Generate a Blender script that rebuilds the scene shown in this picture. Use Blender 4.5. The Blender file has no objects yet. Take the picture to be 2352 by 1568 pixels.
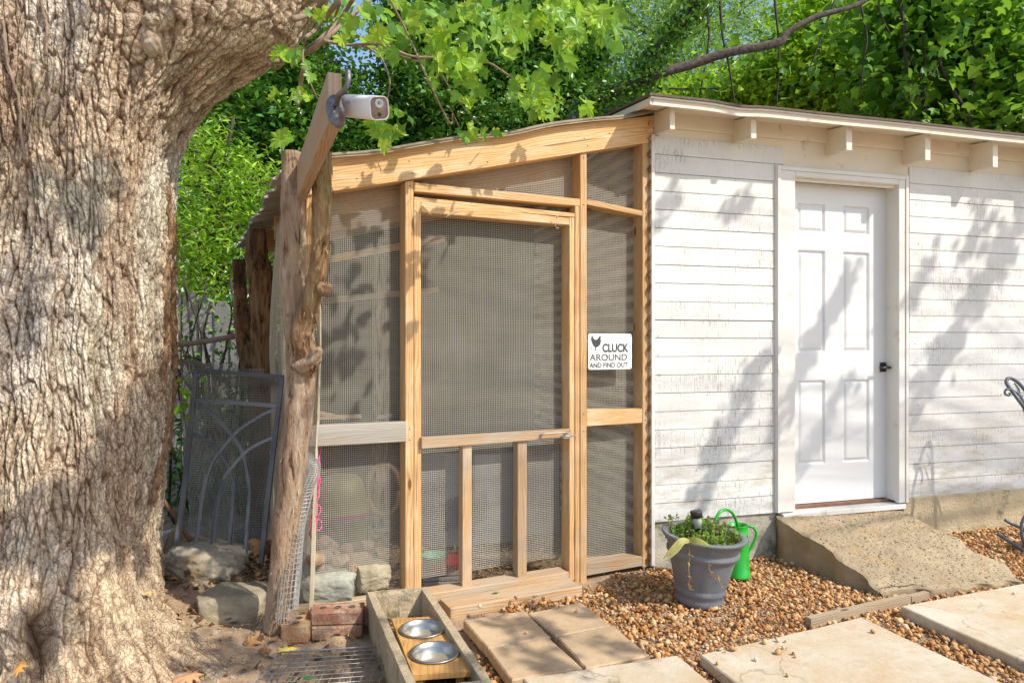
import bpy, math, random
import numpy as np
from mathutils import Vector, Matrix
R = math.radians
random.seed(7); rng = np.random.default_rng(7)
scene = bpy.context.scene
col = scene.collection
# ---------------------------------------------------------------- camera
EYE = 1.31
cam = bpy.data.objects.new('camera', bpy.data.cameras.new('camera')); col.objects.link(cam)
cam.location = (0, 0, EYE); cam.rotation_euler = (R(90), 0, 0)
cam.data.sensor_width = 36; cam.data.lens = 24.84; cam.data.clip_start = .05; cam.data.clip_end = 500
scene.camera = cam
# ---------------------------------------------------------------- light
SUN = Vector((.60, -.36, .71)).normalized()
EL = math.asin(SUN.z); AZ = math.atan2(SUN.x, SUN.y)
world = bpy.data.worlds.new("World"); scene.world = world; world.use_nodes = True
wn = world.node_tree; wn.nodes.clear()
wo = wn.nodes.new('ShaderNodeOutputWorld'); bg = wn.nodes.new('ShaderNodeBackground'); sk = wn.nodes.new('ShaderNodeTexSky')
sk.sky_type = 'NISHITA'; sk.sun_disc = False; sk.sun_elevation = EL; sk.sun_rotation = AZ
sk.air_density = 1.0; sk.dust_density = 1.2; sk.ozone_density = 1.0
wn.links.new(sk.outputs[0], bg.inputs[0]); bg.inputs[1].default_value = .15
wn.links.new(bg.outputs[0], wo.inputs[0])
sl = bpy.data.lights.new('sun', 'SUN'); sl.energy = 3.2; sl.angle = R(.6); sl.color = (1, .94, .84)
so = bpy.data.objects.new('sun', sl); col.objects.link(so)
so.rotation_euler = SUN.to_track_quat('Z', 'Y').to_euler(); so.location = SUN * 20
scene.view_settings.view_transform = 'Standard'; scene.view_settings.look = 'None'
scene.view_settings.exposure = .70; scene.view_settings.gamma = 1; scene.view_settings.use_curve_mapping = False
scene.cycles.max_bounces = 8; scene.cycles.transparent_max_bounces = 8
scene.cycles.use_denoising = True
# ---------------------------------------------------------------- helpers
FPX, CX, CY = 1623.0, 1176.0, 784.0
def V(*a): return Vector(a)
def ray(px, py): return V((px-CX)/FPX, 1, (CY-py)/FPX)
def at(px, py, Y): return V(0, 0, EYE) + ray(px, py)*Y
def gp(px, py, z=0): r = ray(px, py); return V(0, 0, EYE) + r*((z-EYE)/r.z)
class Plane:
    def __init__(s, p0, ang):
        s.p0 = V(*p0); s.e = V(math.cos(ang), math.sin(ang), 0); s.n = V(math.sin(ang), -math.cos(ang), 0)
    def pt(s, px, py, off=0):
        r = ray(px, py); o = V(0, 0, EYE); q = s.p0 + s.n*off
        return o + r*((q-o).dot(s.n)/r.dot(s.n))
    def w(s, a, z, off=0): q = s.p0 + s.e*a + s.n*off; return V(q.x, q.y, z)
    def sz(s, px, py, off=0): q = s.pt(px, py, off)-s.p0; return q.dot(s.e), q.z
SH = Plane((1.71, 4.434, 0), R(16.5))       # plane of the shed door
CP = Plane((.79, 4.08, 0), R(26))           # plane of the coop front

def tag(o, label=None, cat=None, group=None, kind=None):
    if label: o['label'] = label
    if cat: o['category'] = cat
    if group: o['group'] = group
    if kind: o['kind'] = kind
    return o
def par(o, p):
    if p is not None:
        o.parent = p
        o.matrix_parent_inverse = Matrix.Translation(-p.location) if p.type == 'EMPTY' else Matrix.Identity(4)
    return o
def thing(name, loc, label, cat, group=None):
    o = bpy.data.objects.new(name, None); col.objects.link(o); o.location = loc; o.empty_display_size = .1
    return tag(o, label, cat, group)
def mo(name, vs, fs, mat=None, parent=None, smooth=False, uv=None, colr=None):
    me = bpy.data.meshes.new(name); vs = np.asarray([tuple(v) for v in vs] if not isinstance(vs, np.ndarray) else vs, dtype=np.float32)
    if isinstance(fs, np.ndarray):
        k = fs.shape[1]; n = len(fs)
        me.vertices.add(len(vs)); me.vertices.foreach_set('co', vs.ravel())
        me.loops.add(n*k); me.loops.foreach_set('vertex_index', fs.astype(np.int32).ravel())
        me.polygons.add(n); me.polygons.foreach_set('loop_start', np.arange(0, n*k, k, dtype=np.int32))
        me.polygons.foreach_set('loop_total', np.full(n, k, dtype=np.int32))
        me.update(calc_edges=True)
    else:
        me.from_pydata(vs.tolist(), [], fs); me.update()
    if smooth: me.polygons.foreach_set('use_smooth', np.ones(len(me.polygons), dtype=bool))
    if uv is not None:
        ul = me.uv_layers.new(name='UVMap'); li = np.zeros(len(me.loops), dtype=np.int32); me.loops.foreach_get('vertex_index', li)
        ul.data.foreach_set('uv', np.asarray(uv, dtype=np.float32)[li].ravel())
    if colr is not None:
        ca = me.color_attributes.new(name='Col', type='FLOAT_COLOR', domain='POINT')
        c4 = np.ones((len(vs), 4), dtype=np.float32); c4[:, :3] = colr; ca.data.foreach_set('color', c4.ravel())
    if mat: me.materials.append(mat)
    o = bpy.data.objects.new(name, me); col.objects.link(o); par(o, parent)
    return o
class MB:
    def __init__(s): s.v = []; s.f = []; s.uv = []
    def add(s, v, f, uv=None):
        b = len(s.v); s.v += [tuple(x) for x in v]; s.f += [tuple(i+b for i in q) for q in f]
        s.uv += uv if uv is not None else [(x[0]+x[1], x[2]) for x in v]; return s
    def prism(s, poly, d, ch=.0):
        """poly: front outline (3D), d: vector to the back face; ch: small chamfer at the front edge"""
        poly = [Vector(p) for p in poly]; n = len(poly); d = Vector(d)
        c = sum(poly, Vector())/n; la = (poly[1]-poly[0]); lb = (poly[-1]-poly[0])
        ax = (la if la.length > lb.length else lb).normalized(); dn = d.normalized(); cr = ax.cross(dn).normalized()
        rings = []
        if ch:
            k = []
            for i, p in enumerate(poly):
                a = (poly[i-1]-p).normalized(); b = (poly[(i+1) % n]-p).normalized(); k.append(p+(a+b)*ch)
            rings = [k, [p+dn*ch for p in poly], [p+d for p in poly]]
        else: rings = [poly, [p+d for p in poly]]
        vs = [p for r_ in rings for p in r_]; fs = [tuple(range(n))]
        for k in range(len(rings)-1):
            for i in range(n): fs.append((k*n+i, (k+1)*n+i, (k+1)*n+(i+1) % n, k*n+(i+1) % n))
        fs.append(tuple(range(len(vs)-1, len(vs)-n-1, -1)))
        # outward check
        nrm = (poly[1]-poly[0]).cross(poly[2]-poly[1])
        if nrm.dot(d) > 0: fs = [f[::-1] for f in fs]
        # box-mapped uv, doubled vertices so that each side has its own mapping
        vv, ff, uu = [], [], []
        for f in fs:
            p = [vs[i] for i in f]; fn = (p[1]-p[0]).cross(p[2]-p[1]).normalized()
            usecr = abs(fn.dot(cr)) < .8
            b = len(vv); vv += p; ff.append(tuple(range(b, b+len(p))))
            if abs(fn.dot(ax)) > .8: uu += [(.35*(q-c).dot(cr)+9, (q-c).dot(dn)) for q in p]
            else: uu += [((q-c).dot(ax), (q-c).dot(cr) if usecr else (q-c).dot(dn)+.37) for q in p]
        return s.add(vv, ff, uu)
    def box(s, c, size, rz=0, rx=0, ry=0, ch=0):
        M = Matrix.Translation(c) @ Matrix.Rotation(rz, 4, 'Z') @ Matrix.Rotation(ry, 4, 'Y') @ Matrix.Rotation(rx, 4, 'X')
        x, y, z = [q/2 for q in size]
        P = [M @ V(*q) for q in ((-x, -y, -z), (x, -y, -z), (x, -y, z), (-x, -y, z))]
        return s.prism(P, (M.to_3x3() @ V(0, 2*y, 0)), ch)
    def tube(s, pts, rad, n=8, cap=True, nz=0, flat=1.0, seed=0):
        pts = [Vector(p) for p in pts]; m = len(pts)
        if not hasattr(rad, '__len__'): rad = [rad]*m
        up = V(0, 0, 1); vs = []; uv = []; L = 0; rr = random.Random(seed)
        d0 = (pts[1]-pts[0]).normalized(); a = d0.orthogonal().normalized()
        for i, p in enumerate(pts):
            d = (pts[min(i+1, m-1)]-pts[max(i-1, 0)]).normalized()
            a = (a - d*a.dot(d)); a = a.normalized() if a.length > 1e-6 else d.orthogonal().normalized()
            b = d.cross(a)
            if i: L += (p-pts[i-1]).length
            for k in range(n):
                t = 2*math.pi*k/n; r = rad[i]*(1+(rr.random()-.5)*nz)
                vs.append(p+a*math.cos(t)*r+b*math.sin(t)*r*flat); uv.append((L, k/n*6.28*rad[0]))
        fs = [(i*n+k, i*n+(k+1) % n, (i+1)*n+(k+1) % n, (i+1)*n+k) for i in range(m-1) for k in range(n)]
        if cap: fs += [tuple(range(n))[::-1], tuple(range((m-1)*n, m*n))]
        return s.add(vs, fs, uv)
    def lathe(s, prof, c, n=32, tilt=None):
        vs = []; uv = []
        for j, (r, z) in enumerate(prof):
            for k in range(n):
                t = 2*math.pi*k/n; q = V(r*math.cos(t), r*math.sin(t), z)
                if tilt is not None: q = tilt @ q
                vs.append(q+Vector(c)); uv.append((k/n*2*math.pi*.15, z))
        fs = [(j*n+k, j*n+(k+1) % n, (j+1)*n+(k+1) % n, (j+1)*n+k) for j in range(len(prof)-1) for k in range(n)]
        return s.add(vs, fs, uv)
    def build(s, name, mat, parent=None, smooth=False):
        return mo(name, s.v, s.f, mat, parent, smooth, s.uv)
def spline(pts, k=8):
    """Catmull-Rom through the points"""
    P = [Vector(p) for p in pts]; P = [P[0]*2-P[1]]+P+[P[-1]*2-P[-2]]; out = []
    for i in range(1, len(P)-2):
        for j in range(k):
            t = j/k; a, b, c, d = P[i-1:i+3]
            out.append(.5*((2*b)+(c-a)*t+(2*a-5*b+4*c-d)*t*t+(3*b-a-3*c+d)*t**3))
    return out+[P[-2]]
def lerpl(xs, ys, x): return np.interp(x, xs, ys)
# numpy noise
def h2(i, j, s=0):
    n = (i.astype(np.int64)*374761393 + j.astype(np.int64)*668265263 + s*974711) & 0x7fffffff
    n = ((n ^ (n >> 13))*1274126177) & 0x7fffffff
    n = ((n ^ (n >> 16))*1103515245+12345) & 0x7fffffff
    return ((n ^ (n >> 15)) & 0xffffff)/float(0xffffff)
def vn(x, y, s=0):
    x = np.asarray(x, float); y = np.asarray(y, float)
    i = np.floor(x); j = np.floor(y); u = x-i; v = y-j; u = u*u*(3-2*u); v = v*v*(3-2*v)
    return (h2(i, j, s)*(1-u)+h2(i+1, j, s)*u)*(1-v)+(h2(i, j+1, s)*(1-u)+h2(i+1, j+1, s)*u)*v
def fbm(x, y, o=4, s=0):
    t = 0; a = .5
    for k in range(o): t = t+a*vn(x*2**k, y*2**k, s+k*17); a *= .5
    return t/(1-.5**o)
def voro(x, y, s=0, jit=.9):
    i0 = np.floor(x); j0 = np.floor(y); f1 = np.full(x.shape, 9.); f2 = np.full(x.shape, 9.); idv = np.zeros(x.shape)
    for a in (-1, 0, 1):
        for b in (-1, 0, 1):
            i = i0+a; j = j0+b
            px = i+.5+(h2(i, j, s)-.5)*jit; py = j+.5+(h2(i, j, s+5)-.5)*jit
            d = np.hypot(px-x, py-y); m = d < f1
            f2 = np.where(m, f1, np.minimum(f2, d)); idv = np.where(m, h2(i, j, s+9), idv); f1 = np.where(m, d, f1)
    return f1, f2, idv
def grid_faces(nu, nv):
    i, j = np.meshgrid(np.arange(nu-1), np.arange(nv-1), indexing='ij'); a = (i*nv+j).ravel()
    return np.stack([a, a+1, a+nv+1, a+nv], 1)
# ---------------------------------------------------------------- materials
def _new(name):
    m = bpy.data.materials.new(name); m.use_nodes = True; nt = m.node_tree
    return m, nt, nt.nodes['Principled BSDF']
def N(nt, t, **k):
    n = nt.nodes.new(t)
    for a, v in k.items():
        if a.startswith('i_'):
            key = a[2:]; key = int(key) if key.isdigit() else key
            n.inputs[key].default_value = v
        else: setattr(n, a, v)
    return n
def L(nt, a, b): nt.links.new(a, b)
def ramp(nt, fac, stops):
    r = nt.nodes.new('ShaderNodeValToRGB'); e = r.color_ramp.elements
    while len(e) < len(stops): e.new(.5)
    for q, (p, c) in zip(e, stops): q.position = p; q.color = (*c, 1)
    L(nt, fac, r.inputs[0]); return r.outputs[0]
def mixc(nt, fac, a, b, mode='MIX'):
    m = nt.nodes.new('ShaderNodeMix'); m.data_type = 'RGBA'; m.blend_type = mode
    for s, x in ((m.inputs[0], fac), (m.inputs[6], a), (m.inputs[7], b)):
        if isinstance(x, (int, float)): s.default_value = x
        elif isinstance(x, tuple): s.default_value = (*x, 1)
        else: L(nt, x, s)
    return m.outputs[2]
def mathn(nt, op, a, b=0.):
    m = nt.nodes.new('ShaderNodeMath'); m.operation = op
    for s, x in ((m.inputs[0], a), (m.inputs[1], b)):
        if isinstance(x, (int, float)): s.default_value = x
        else: L(nt, x, s)
    return m.outputs[0]
def bump(nt, bs, h, st, dist=.01):
    b = N(nt, 'ShaderNodeBump'); b.inputs['Strength'].default_value = st; b.inputs['Distance'].default_value = dist
    L(nt, h, b.inputs['Height']); L(nt, b.outputs[0], bs.inputs['Normal'])
def coords(nt, sc=(1, 1, 1), src='Object'):
    tc = N(nt, 'ShaderNodeTexCoord'); mp = N(nt, 'ShaderNodeMapping'); mp.inputs['Scale'].default_value = sc
    L(nt, tc.outputs[src], mp.inputs[0]); return mp.outputs[0]
def noise(nt, co, scale, det=4, rough=.6, dist=0):
    n = N(nt, 'ShaderNodeTexNoise'); n.inputs['Scale'].default_value = scale; n.inputs['Detail'].default_value = det
    n.inputs['Roughness'].default_value = rough; n.inputs['Distortion'].default_value = dist; L(nt, co, n.inputs['Vector']); return n.outputs['Fac']
def mk(name, c1, c2=None, scale=6, rough=.7, bs=.3, bscale=60, metal=0, sc=(1, 1, 1), dirt=None, spec=.5):
    m, nt, b = _new(name); co = coords(nt, sc); c2 = c2 or tuple(x*.75 for x in c1)
    f = noise(nt, co, scale, 6); c = ramp(nt, f, [(.32, c1), (.68, c2)])
    if dirt:
        f2 = noise(nt, co, dirt[1], 8, .7); c = mixc(nt, ramp(nt, f2, [(dirt[2], (0, 0, 0)), (dirt[2]+.12, (1, 1, 1))]), c, dirt[0])
    L(nt, c, b.inputs['Base Color']); b.inputs['Roughness'].default_value = rough; b.inputs['Metallic'].default_value = metal
    b.inputs['Specular IOR Level'].default_value = spec
    if bs: bump(nt, b, noise(nt, co, bscale, 6, .65), bs)
    return m
def wood(name, light, dark, ring=.011, weather=None, wamt=.5, rough=.7, knots=True):
    m, nt, b = _new(name)
    tc = N(nt, 'ShaderNodeTexCoord'); oi = N(nt, 'ShaderNodeObjectInfo')
    off = N(nt, 'ShaderNodeVectorMath', operation='SCALE'); cmb = N(nt, 'ShaderNodeCombineXYZ')
    L(nt, oi.outputs['Random'], cmb.inputs[0]); L(nt, oi.outputs['Random'], cmb.inputs[1]); L(nt, cmb.outputs[0], off.inputs[0]); off.inputs['Scale'].default_value = 17.3
    add = N(nt, 'ShaderNodeVectorMath', operation='ADD'); L(nt, tc.outputs['UV'], add.inputs[0]); L(nt, off.outputs[0], add.inputs[1])
    co = add.outputs[0]
    def mp(sx, sy):
        q = N(nt, 'ShaderNodeMapping'); q.inputs['Scale'].default_value = (sx, sy, 1); L(nt, co, q.inputs[0]); return q.outputs[0]
    sep = N(nt, 'ShaderNodeSeparateXYZ'); L(nt, co, sep.inputs[0])
    warp = noise(nt, mp(1.1, 7), 1, 3, .5); warp2 = noise(nt, mp(4, 22), 1, 3, .6)
    w = mathn(nt, 'ADD', mathn(nt, 'MULTIPLY', warp, .11), mathn(nt, 'MULTIPLY', warp2, .012))
    ph = mathn(nt, 'MULTIPLY', mathn(nt, 'ADD', sep.outputs[1], w), 6.283/ring)
    if knots:
        vo = N(nt, 'ShaderNodeTexVoronoi'); vo.inputs['Scale'].default_value = 1; L(nt, mp(2.3, 6.5), vo.inputs['Vector'])
        kd = vo.outputs['Distance']; kn = mathn(nt, 'DIVIDE', .16, mathn(nt, 'ADD', kd, .05)); ph = mathn(nt, 'ADD', ph, mathn(nt, 'MULTIPLY', kn, 3.0))
    ringv = mathn(nt, 'ADD', mathn(nt, 'MULTIPLY', mathn(nt, 'SINE', ph), .5), .5); ringv = mathn(nt, 'POWER', ringv, 2.2)
    fine = noise(nt, mp(5, 260), 1, 3, .7)
    fac = mathn(nt, 'ADD', mathn(nt, 'MULTIPLY', ringv, .6), mathn(nt, 'MULTIPLY', mathn(nt, 'SUBTRACT', fine, .35), .8))
    c = ramp(nt, fac, [(.08, light), (.85, dark)])
    big = noise(nt, mp(1.4, 5), 1, 4, .6)
    c = mixc(nt, mathn(nt, 'MULTIPLY', big, .6), c, tuple(x*.8 for x in dark))
    if weather:
        wf = ramp(nt, noise(nt, mp(2.5, 14), 1, 6, .7), [(.62-wamt*.4, (0, 0, 0)), (.85-wamt*.4, (1, 1, 1))]); c = mixc(nt, mathn(nt, 'MULTIPLY', wf, .8), c, weather)
    sp_ = noise(nt, mp(1.6, 75), 1, 2, .5); c = mixc(nt, mathn(nt, 'MULTIPLY', ramp(nt, sp_, [(.68, (0, 0, 0)), (.72, (1, 1, 1))]), .75), c, tuple(x*.3 for x in dark))
    if knots:
        c = mixc(nt, ramp(nt, kd, [(.05, (1, 1, 1)), (.085, (0, 0, 0))]), c, tuple(x*.35 for x in dark))
    hsv = N(nt, 'ShaderNodeHueSaturation'); L(nt, c, hsv.inputs['Color'])
    L(nt, mathn(nt, 'ADD', mathn(nt, 'MULTIPLY', oi.outputs['Random'], .3), .85), hsv.inputs['Value'])
    L(nt, hsv.outputs[0], b.inputs['Base Color']); b.inputs['Roughness'].default_value = rough; b.inputs['Specular IOR Level'].default_value = .25
    bump(nt, b, mathn(nt, 'ADD', fine, mathn(nt, 'MULTIPLY', ringv, -.4)), .35, .004)
    return m
def vcol(name, rough=.7, trans=0, bs=.0, bscale=80, gloss=.5, var=.0):
    m, nt, b = _new(name); a = N(nt, 'ShaderNodeVertexColor', layer_name='Col'); c = a.outputs[0]
    if var:
        co = coords(nt); c = mixc(nt, mathn(nt, 'MULTIPLY', noise(nt, co, bscale, 5, .7), var), c, (.03, .02, .01))
    L(nt, c, b.inputs['Base Color']); b.inputs['Roughness'].default_value = rough; b.inputs['Specular IOR Level'].default_value = gloss
    if bs: bump(nt, b, noise(nt, coords(nt), bscale, 6, .7), bs)
    if trans:
        t = N(nt, 'ShaderNodeBsdfTranslucent'); mx = N(nt, 'ShaderNodeMixShader'); mx.inputs[0].default_value = trans
        L(nt, mixc(nt, .5, c, (.35, .55, .04), 'MIX'), t.inputs[0]); L(nt, b.outputs[0], mx.inputs[1]); L(nt, t.outputs[0], mx.inputs[2])
        L(nt, mx.outputs[0], nt.nodes['Material Output'].inputs[0])
    return m
M = {}
M['pine'] = wood('pine', (.70, .46, .23), (.46, .235, .08), .013, (.66, .54, .38), .35)
M['pine_w'] = wood('pine_weathered', (.60, .40, .21), (.38, .21, .09), .012, (.42, .37, .30), .55)
M['grey_wood'] = wood('grey_wood', (.50, .42, .31), (.33, .26, .18), .012, (.42, .40, .36), .8)
M['edge_wood'] = wood('edge_wood', (.52, .40, .26), (.32, .22, .12), .01, (.40, .34, .26), .5)
M['fence_wood'] = wood('fence_wood', (.36, .35, .33), (.16, .14, .12), .02, (.28, .27, .26), .8, knots=False)
M['feeder'] = wood('bamboo', (.62, .36, .13), (.50, .26, .08), .02, None, 0, .4, knots=False)
M['cedar'] = None
def cedar(name, c):
    m, nt, b = _new(name); tc = N(nt, 'ShaderNodeTexCoord')
    def mp(*s):
        q = N(nt, 'ShaderNodeMapping'); q.inputs['Scale'].default_value = s; L(nt, tc.outputs['Object'], q.inputs[0]); return q.outputs[0]
    f = noise(nt, mp(1, 1, .18), 26, 8, .7, .6); g = noise(nt, mp(1, 1, .5), 5, 4, .6); fi = noise(nt, mp(1, 1, .05), 150, 4, .7)
    cc = ramp(nt, f, [(.36, c[0]), (.43, c[1]), (.54, c[2]), (.66, c[3])])
    cc = mixc(nt, ramp(nt, g, [(.5, (0, 0, 0)), (.62, (1, 1, 1))]), cc, mixc(nt, .5, cc, c[4]))
    L(nt, cc, b.inputs['Base Color']); b.inputs['Roughness'].default_value = .8; b.inputs['Specular IOR Level'].default_value = .2
    bump(nt, b, mathn(nt, 'ADD', f, mathn(nt, 'MULTIPLY', fi, .4)), 1.0, .03); return m
M['cedar'] = cedar('cedar', [(.05, .025, .012), (.28, .155, .075), (.42, .27, .14), (.50, .38, .24), (.20, .17, .05)])
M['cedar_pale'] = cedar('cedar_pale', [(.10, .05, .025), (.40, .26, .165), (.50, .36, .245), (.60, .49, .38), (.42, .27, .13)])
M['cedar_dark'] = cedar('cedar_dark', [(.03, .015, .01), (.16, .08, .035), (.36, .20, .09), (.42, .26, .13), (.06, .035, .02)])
def siding_mat(name='siding_paint', crack=1.0):
    m, nt, b = _new(name); tc = N(nt, 'ShaderNodeTexCoord')
    def mp(src, *s):
        q = N(nt, 'ShaderNodeMapping'); q.inputs['Scale'].default_value = s; L(nt, tc.outputs[src], q.inputs[0]); return q.outputs[0]
    vert = noise(nt, mp('UV', 150, 6, 1), 1, 4, .75); patch = noise(nt, mp('Object', 1, 1, 1.6), 2.2, 4, .65); fine = noise(nt, mp('Object', 1, 1, .6), 150, 3, .8)
    thr = mathn(nt, 'ADD', vert, mathn(nt, 'MULTIPLY', mathn(nt, 'SUBTRACT', patch, .5), .55)); thr = mathn(nt, 'ADD', thr, mathn(nt, 'MULTIPLY', mathn(nt, 'SUBTRACT', fine, .5), .5))
    f = ramp(nt, thr, [(.57, (0, 0, 0)), (.68, (1, 1, 1))])
    base = ramp(nt, noise(nt, mp('Object', 1, 1, 1), 3, 5, .6), [(.3, (.73, .72, .69)), (.75, (.61, .60, .56))])
    c = mixc(nt, mathn(nt, 'MULTIPLY', f, .66*crack), base, (.16, .14, .115))
    sp = N(nt, 'ShaderNodeSeparateXYZ'); L(nt, tc.outputs['Object'], sp.inputs[0])
    st = noise(nt, mp('Object', 1.2, 1.2, 5), 3, 6, .75)
    low = N(nt, 'ShaderNodeMapRange'); low.inputs[1].default_value = 1.15; low.inputs[2].default_value = .3; L(nt, sp.outputs[2], low.inputs[0])
    sm = mathn(nt, 'MULTIPLY', low.outputs[0], ramp(nt, st, [(.47, (0, 0, 0)), (.66, (1, 1, 1))]))
    c = mixc(nt, mathn(nt, 'MULTIPLY', sm, .7), c, (.33, .26, .14))
    L(nt, c, b.inputs['Base Color']); b.inputs['Roughness'].default_value = .65
    bump(nt, b, mathn(nt, 'ADD', vert, fine), .35, .004); return m
M['siding'] = siding_mat()
M['white'] = mk('white_paint', (.71, .69, .65), (.65, .62, .56), 3, .45, .1, 90, dirt=((.42, .37, .28), 6, .60))
M['cream'] = mk('cream_paint', (.74, .67, .55), (.68, .60, .47), 4, .55, .15, 70, dirt=((.38, .29, .18), 9, .62))
M['doorw'] = mk('door_paint', (.70, .70, .69), (.66, .66, .65), 2, .38, .04, 120, dirt=((.50, .46, .38), 7, .67))
M['black'] = mk('black_metal', (.02, .02, .022), (.03, .03, .03), 8, .35, 0)
M['iron'] = mk('grey_iron', (.10, .11, .125), (.17, .18, .20), 5, .5, .15, 90, .3)
M['steel'] = mk('steel', (.50, .50, .47), (.34, .33, .30), 9, .36, .05, 60, 1)
M['galv'] = mk('galvanised', (.46, .45, .42), (.34, .33, .30), 8, .45, .1, 60, .5)
M['wire'] = mk('wire', (.50, .47, .40), (.42, .39, .32), 4, .5, 0, 60, .2)
M['wire_tan'] = mk('wire_tan', (.62, .55, .40), (.50, .43, .30), 4, .5, 0, 60, .1)
M['corr'] = mk('corrugated_metal', (.40, .33, .24), (.20, .14, .08), 3, .6, .1, 40, .1, dirt=((.16, .08, .04), 4, .5))
M['corr_d'] = mk('dark_corrugated_metal', (.10, .08, .06), (.05, .04, .03), 3, .6, .1, 40, .1)  # interior shade put into the rear panel's colour
M['roofc'] = mk('roof_sheet', (.42, .36, .26), (.30, .25, .17), 9, .7, .3, 60, 0, dirt=((.18, .12, .07), 12, .55))
M['concrete'] = mk('concrete', (.54, .43, .27), (.38, .30, .185), 5, .9, 1.0, 60, dirt=((.17, .15, .08), 7, .55))
M['founda'] = mk('foundation', (.52, .48, .40), (.36, .32, .25), 4, .9, .6, 40, dirt=((.18, .17, .10), 5, .52))
M['ramp'] = mk('ramp_concrete', (.33, .26, .17), (.22, .175, .12), 7, .95, 1.0, 95, dirt=((.30, .17, .05), 3, .55))
M['paver'] = mk('paver', (.50, .36, .21), (.40, .28, .155), 3, .85, .45, 120, dirt=((.30, .20, .11), 3.5, .56))
M['slab'] = mk('slab', (.62, .54, .41), (.50, .38, .23), 2.6, .8, .4, 110, dirt=((.46, .29, .14), 3, .54))
M['brick'] = mk('brick', (.36, .18, .11), (.26, .13, .085), 14, .95, .9, 60, dirt=((.46, .33, .22), 9, .5), spec=.1)
M['brick_o'] = mk('orange_brick', (.46, .25, .12), (.36, .19, .09), 14, .95, .9, 60, dirt=((.50, .36, .2), 9, .5), spec=.1)
M['stone'] = mk('stone', (.42, .36, .25), (.24, .20, .12), 9, .9, .9, 30, dirt=((.42, .34, .2), 8, .58))
M['stone_g'] = mk('grey_stone', (.50, .43, .31), (.32, .27, .19), 9, .85, .7, 25, dirt=((.36, .24, .10), 4, .58))
M['stone_b'] = mk('blue_stone', (.40, .40, .33), (.30, .30, .23), 6, .9, .6, 40)
M['pot'] = None
M['green'] = mk('green_enamel', (.02, .42, .035), (.018, .36, .03), 4, .28, .05, 30, dirt=((.12, .22, .04), 9, .66))
M['shingle'] = mk('shingle', (.10, .07, .05), (.17, .12, .08), 40, .95, .6, 120)
M['plastic_w'] = mk('camera_plastic', (.82, .80, .77), (.78, .75, .70), 5, .35, .03, 40)
M['rust'] = mk('rusty_metal', (.30, .15, .09), (.20, .09, .05), 14, .8, .4, 60)
M['bark'] = mk('dark_bark', (.16, .13, .10), (.05, .04, .03), 18, .9, 1, 30, sc=(1, 1, 1))
M['twig'] = mk('twig_bark', (.30, .22, .15), (.20, .14, .09), 20, .8, .4, 80)
M['twig_dark'] = mk('dark_twig', (.035, .025, .018), (.06, .04, .03), 20, .8, .4, 80)
M['leaf'] = vcol('leaf', .42, .45, gloss=.45)
M['leaf_ivy'] = vcol('ivy_leaf', .35, .15, gloss=.5)
M['litter'] = vcol('dry_leaf', .8, .12, gloss=.2)
M['pebble'] = vcol('pebble', .75, 0, .25, 160, gloss=.35, var=.35)
M['rope'] = mk('pink_rope', (.80, .16, .35), (.68, .10, .25), 60, .8, .3, 200)
M['black_pl'] = mk('black_plastic', (.03, .03, .032), None, 5, .4, 0)
M['glassy'] = mk('clear_plastic', (.55, .58, .55), (.45, .48, .46), 9, .12, 0)

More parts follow.
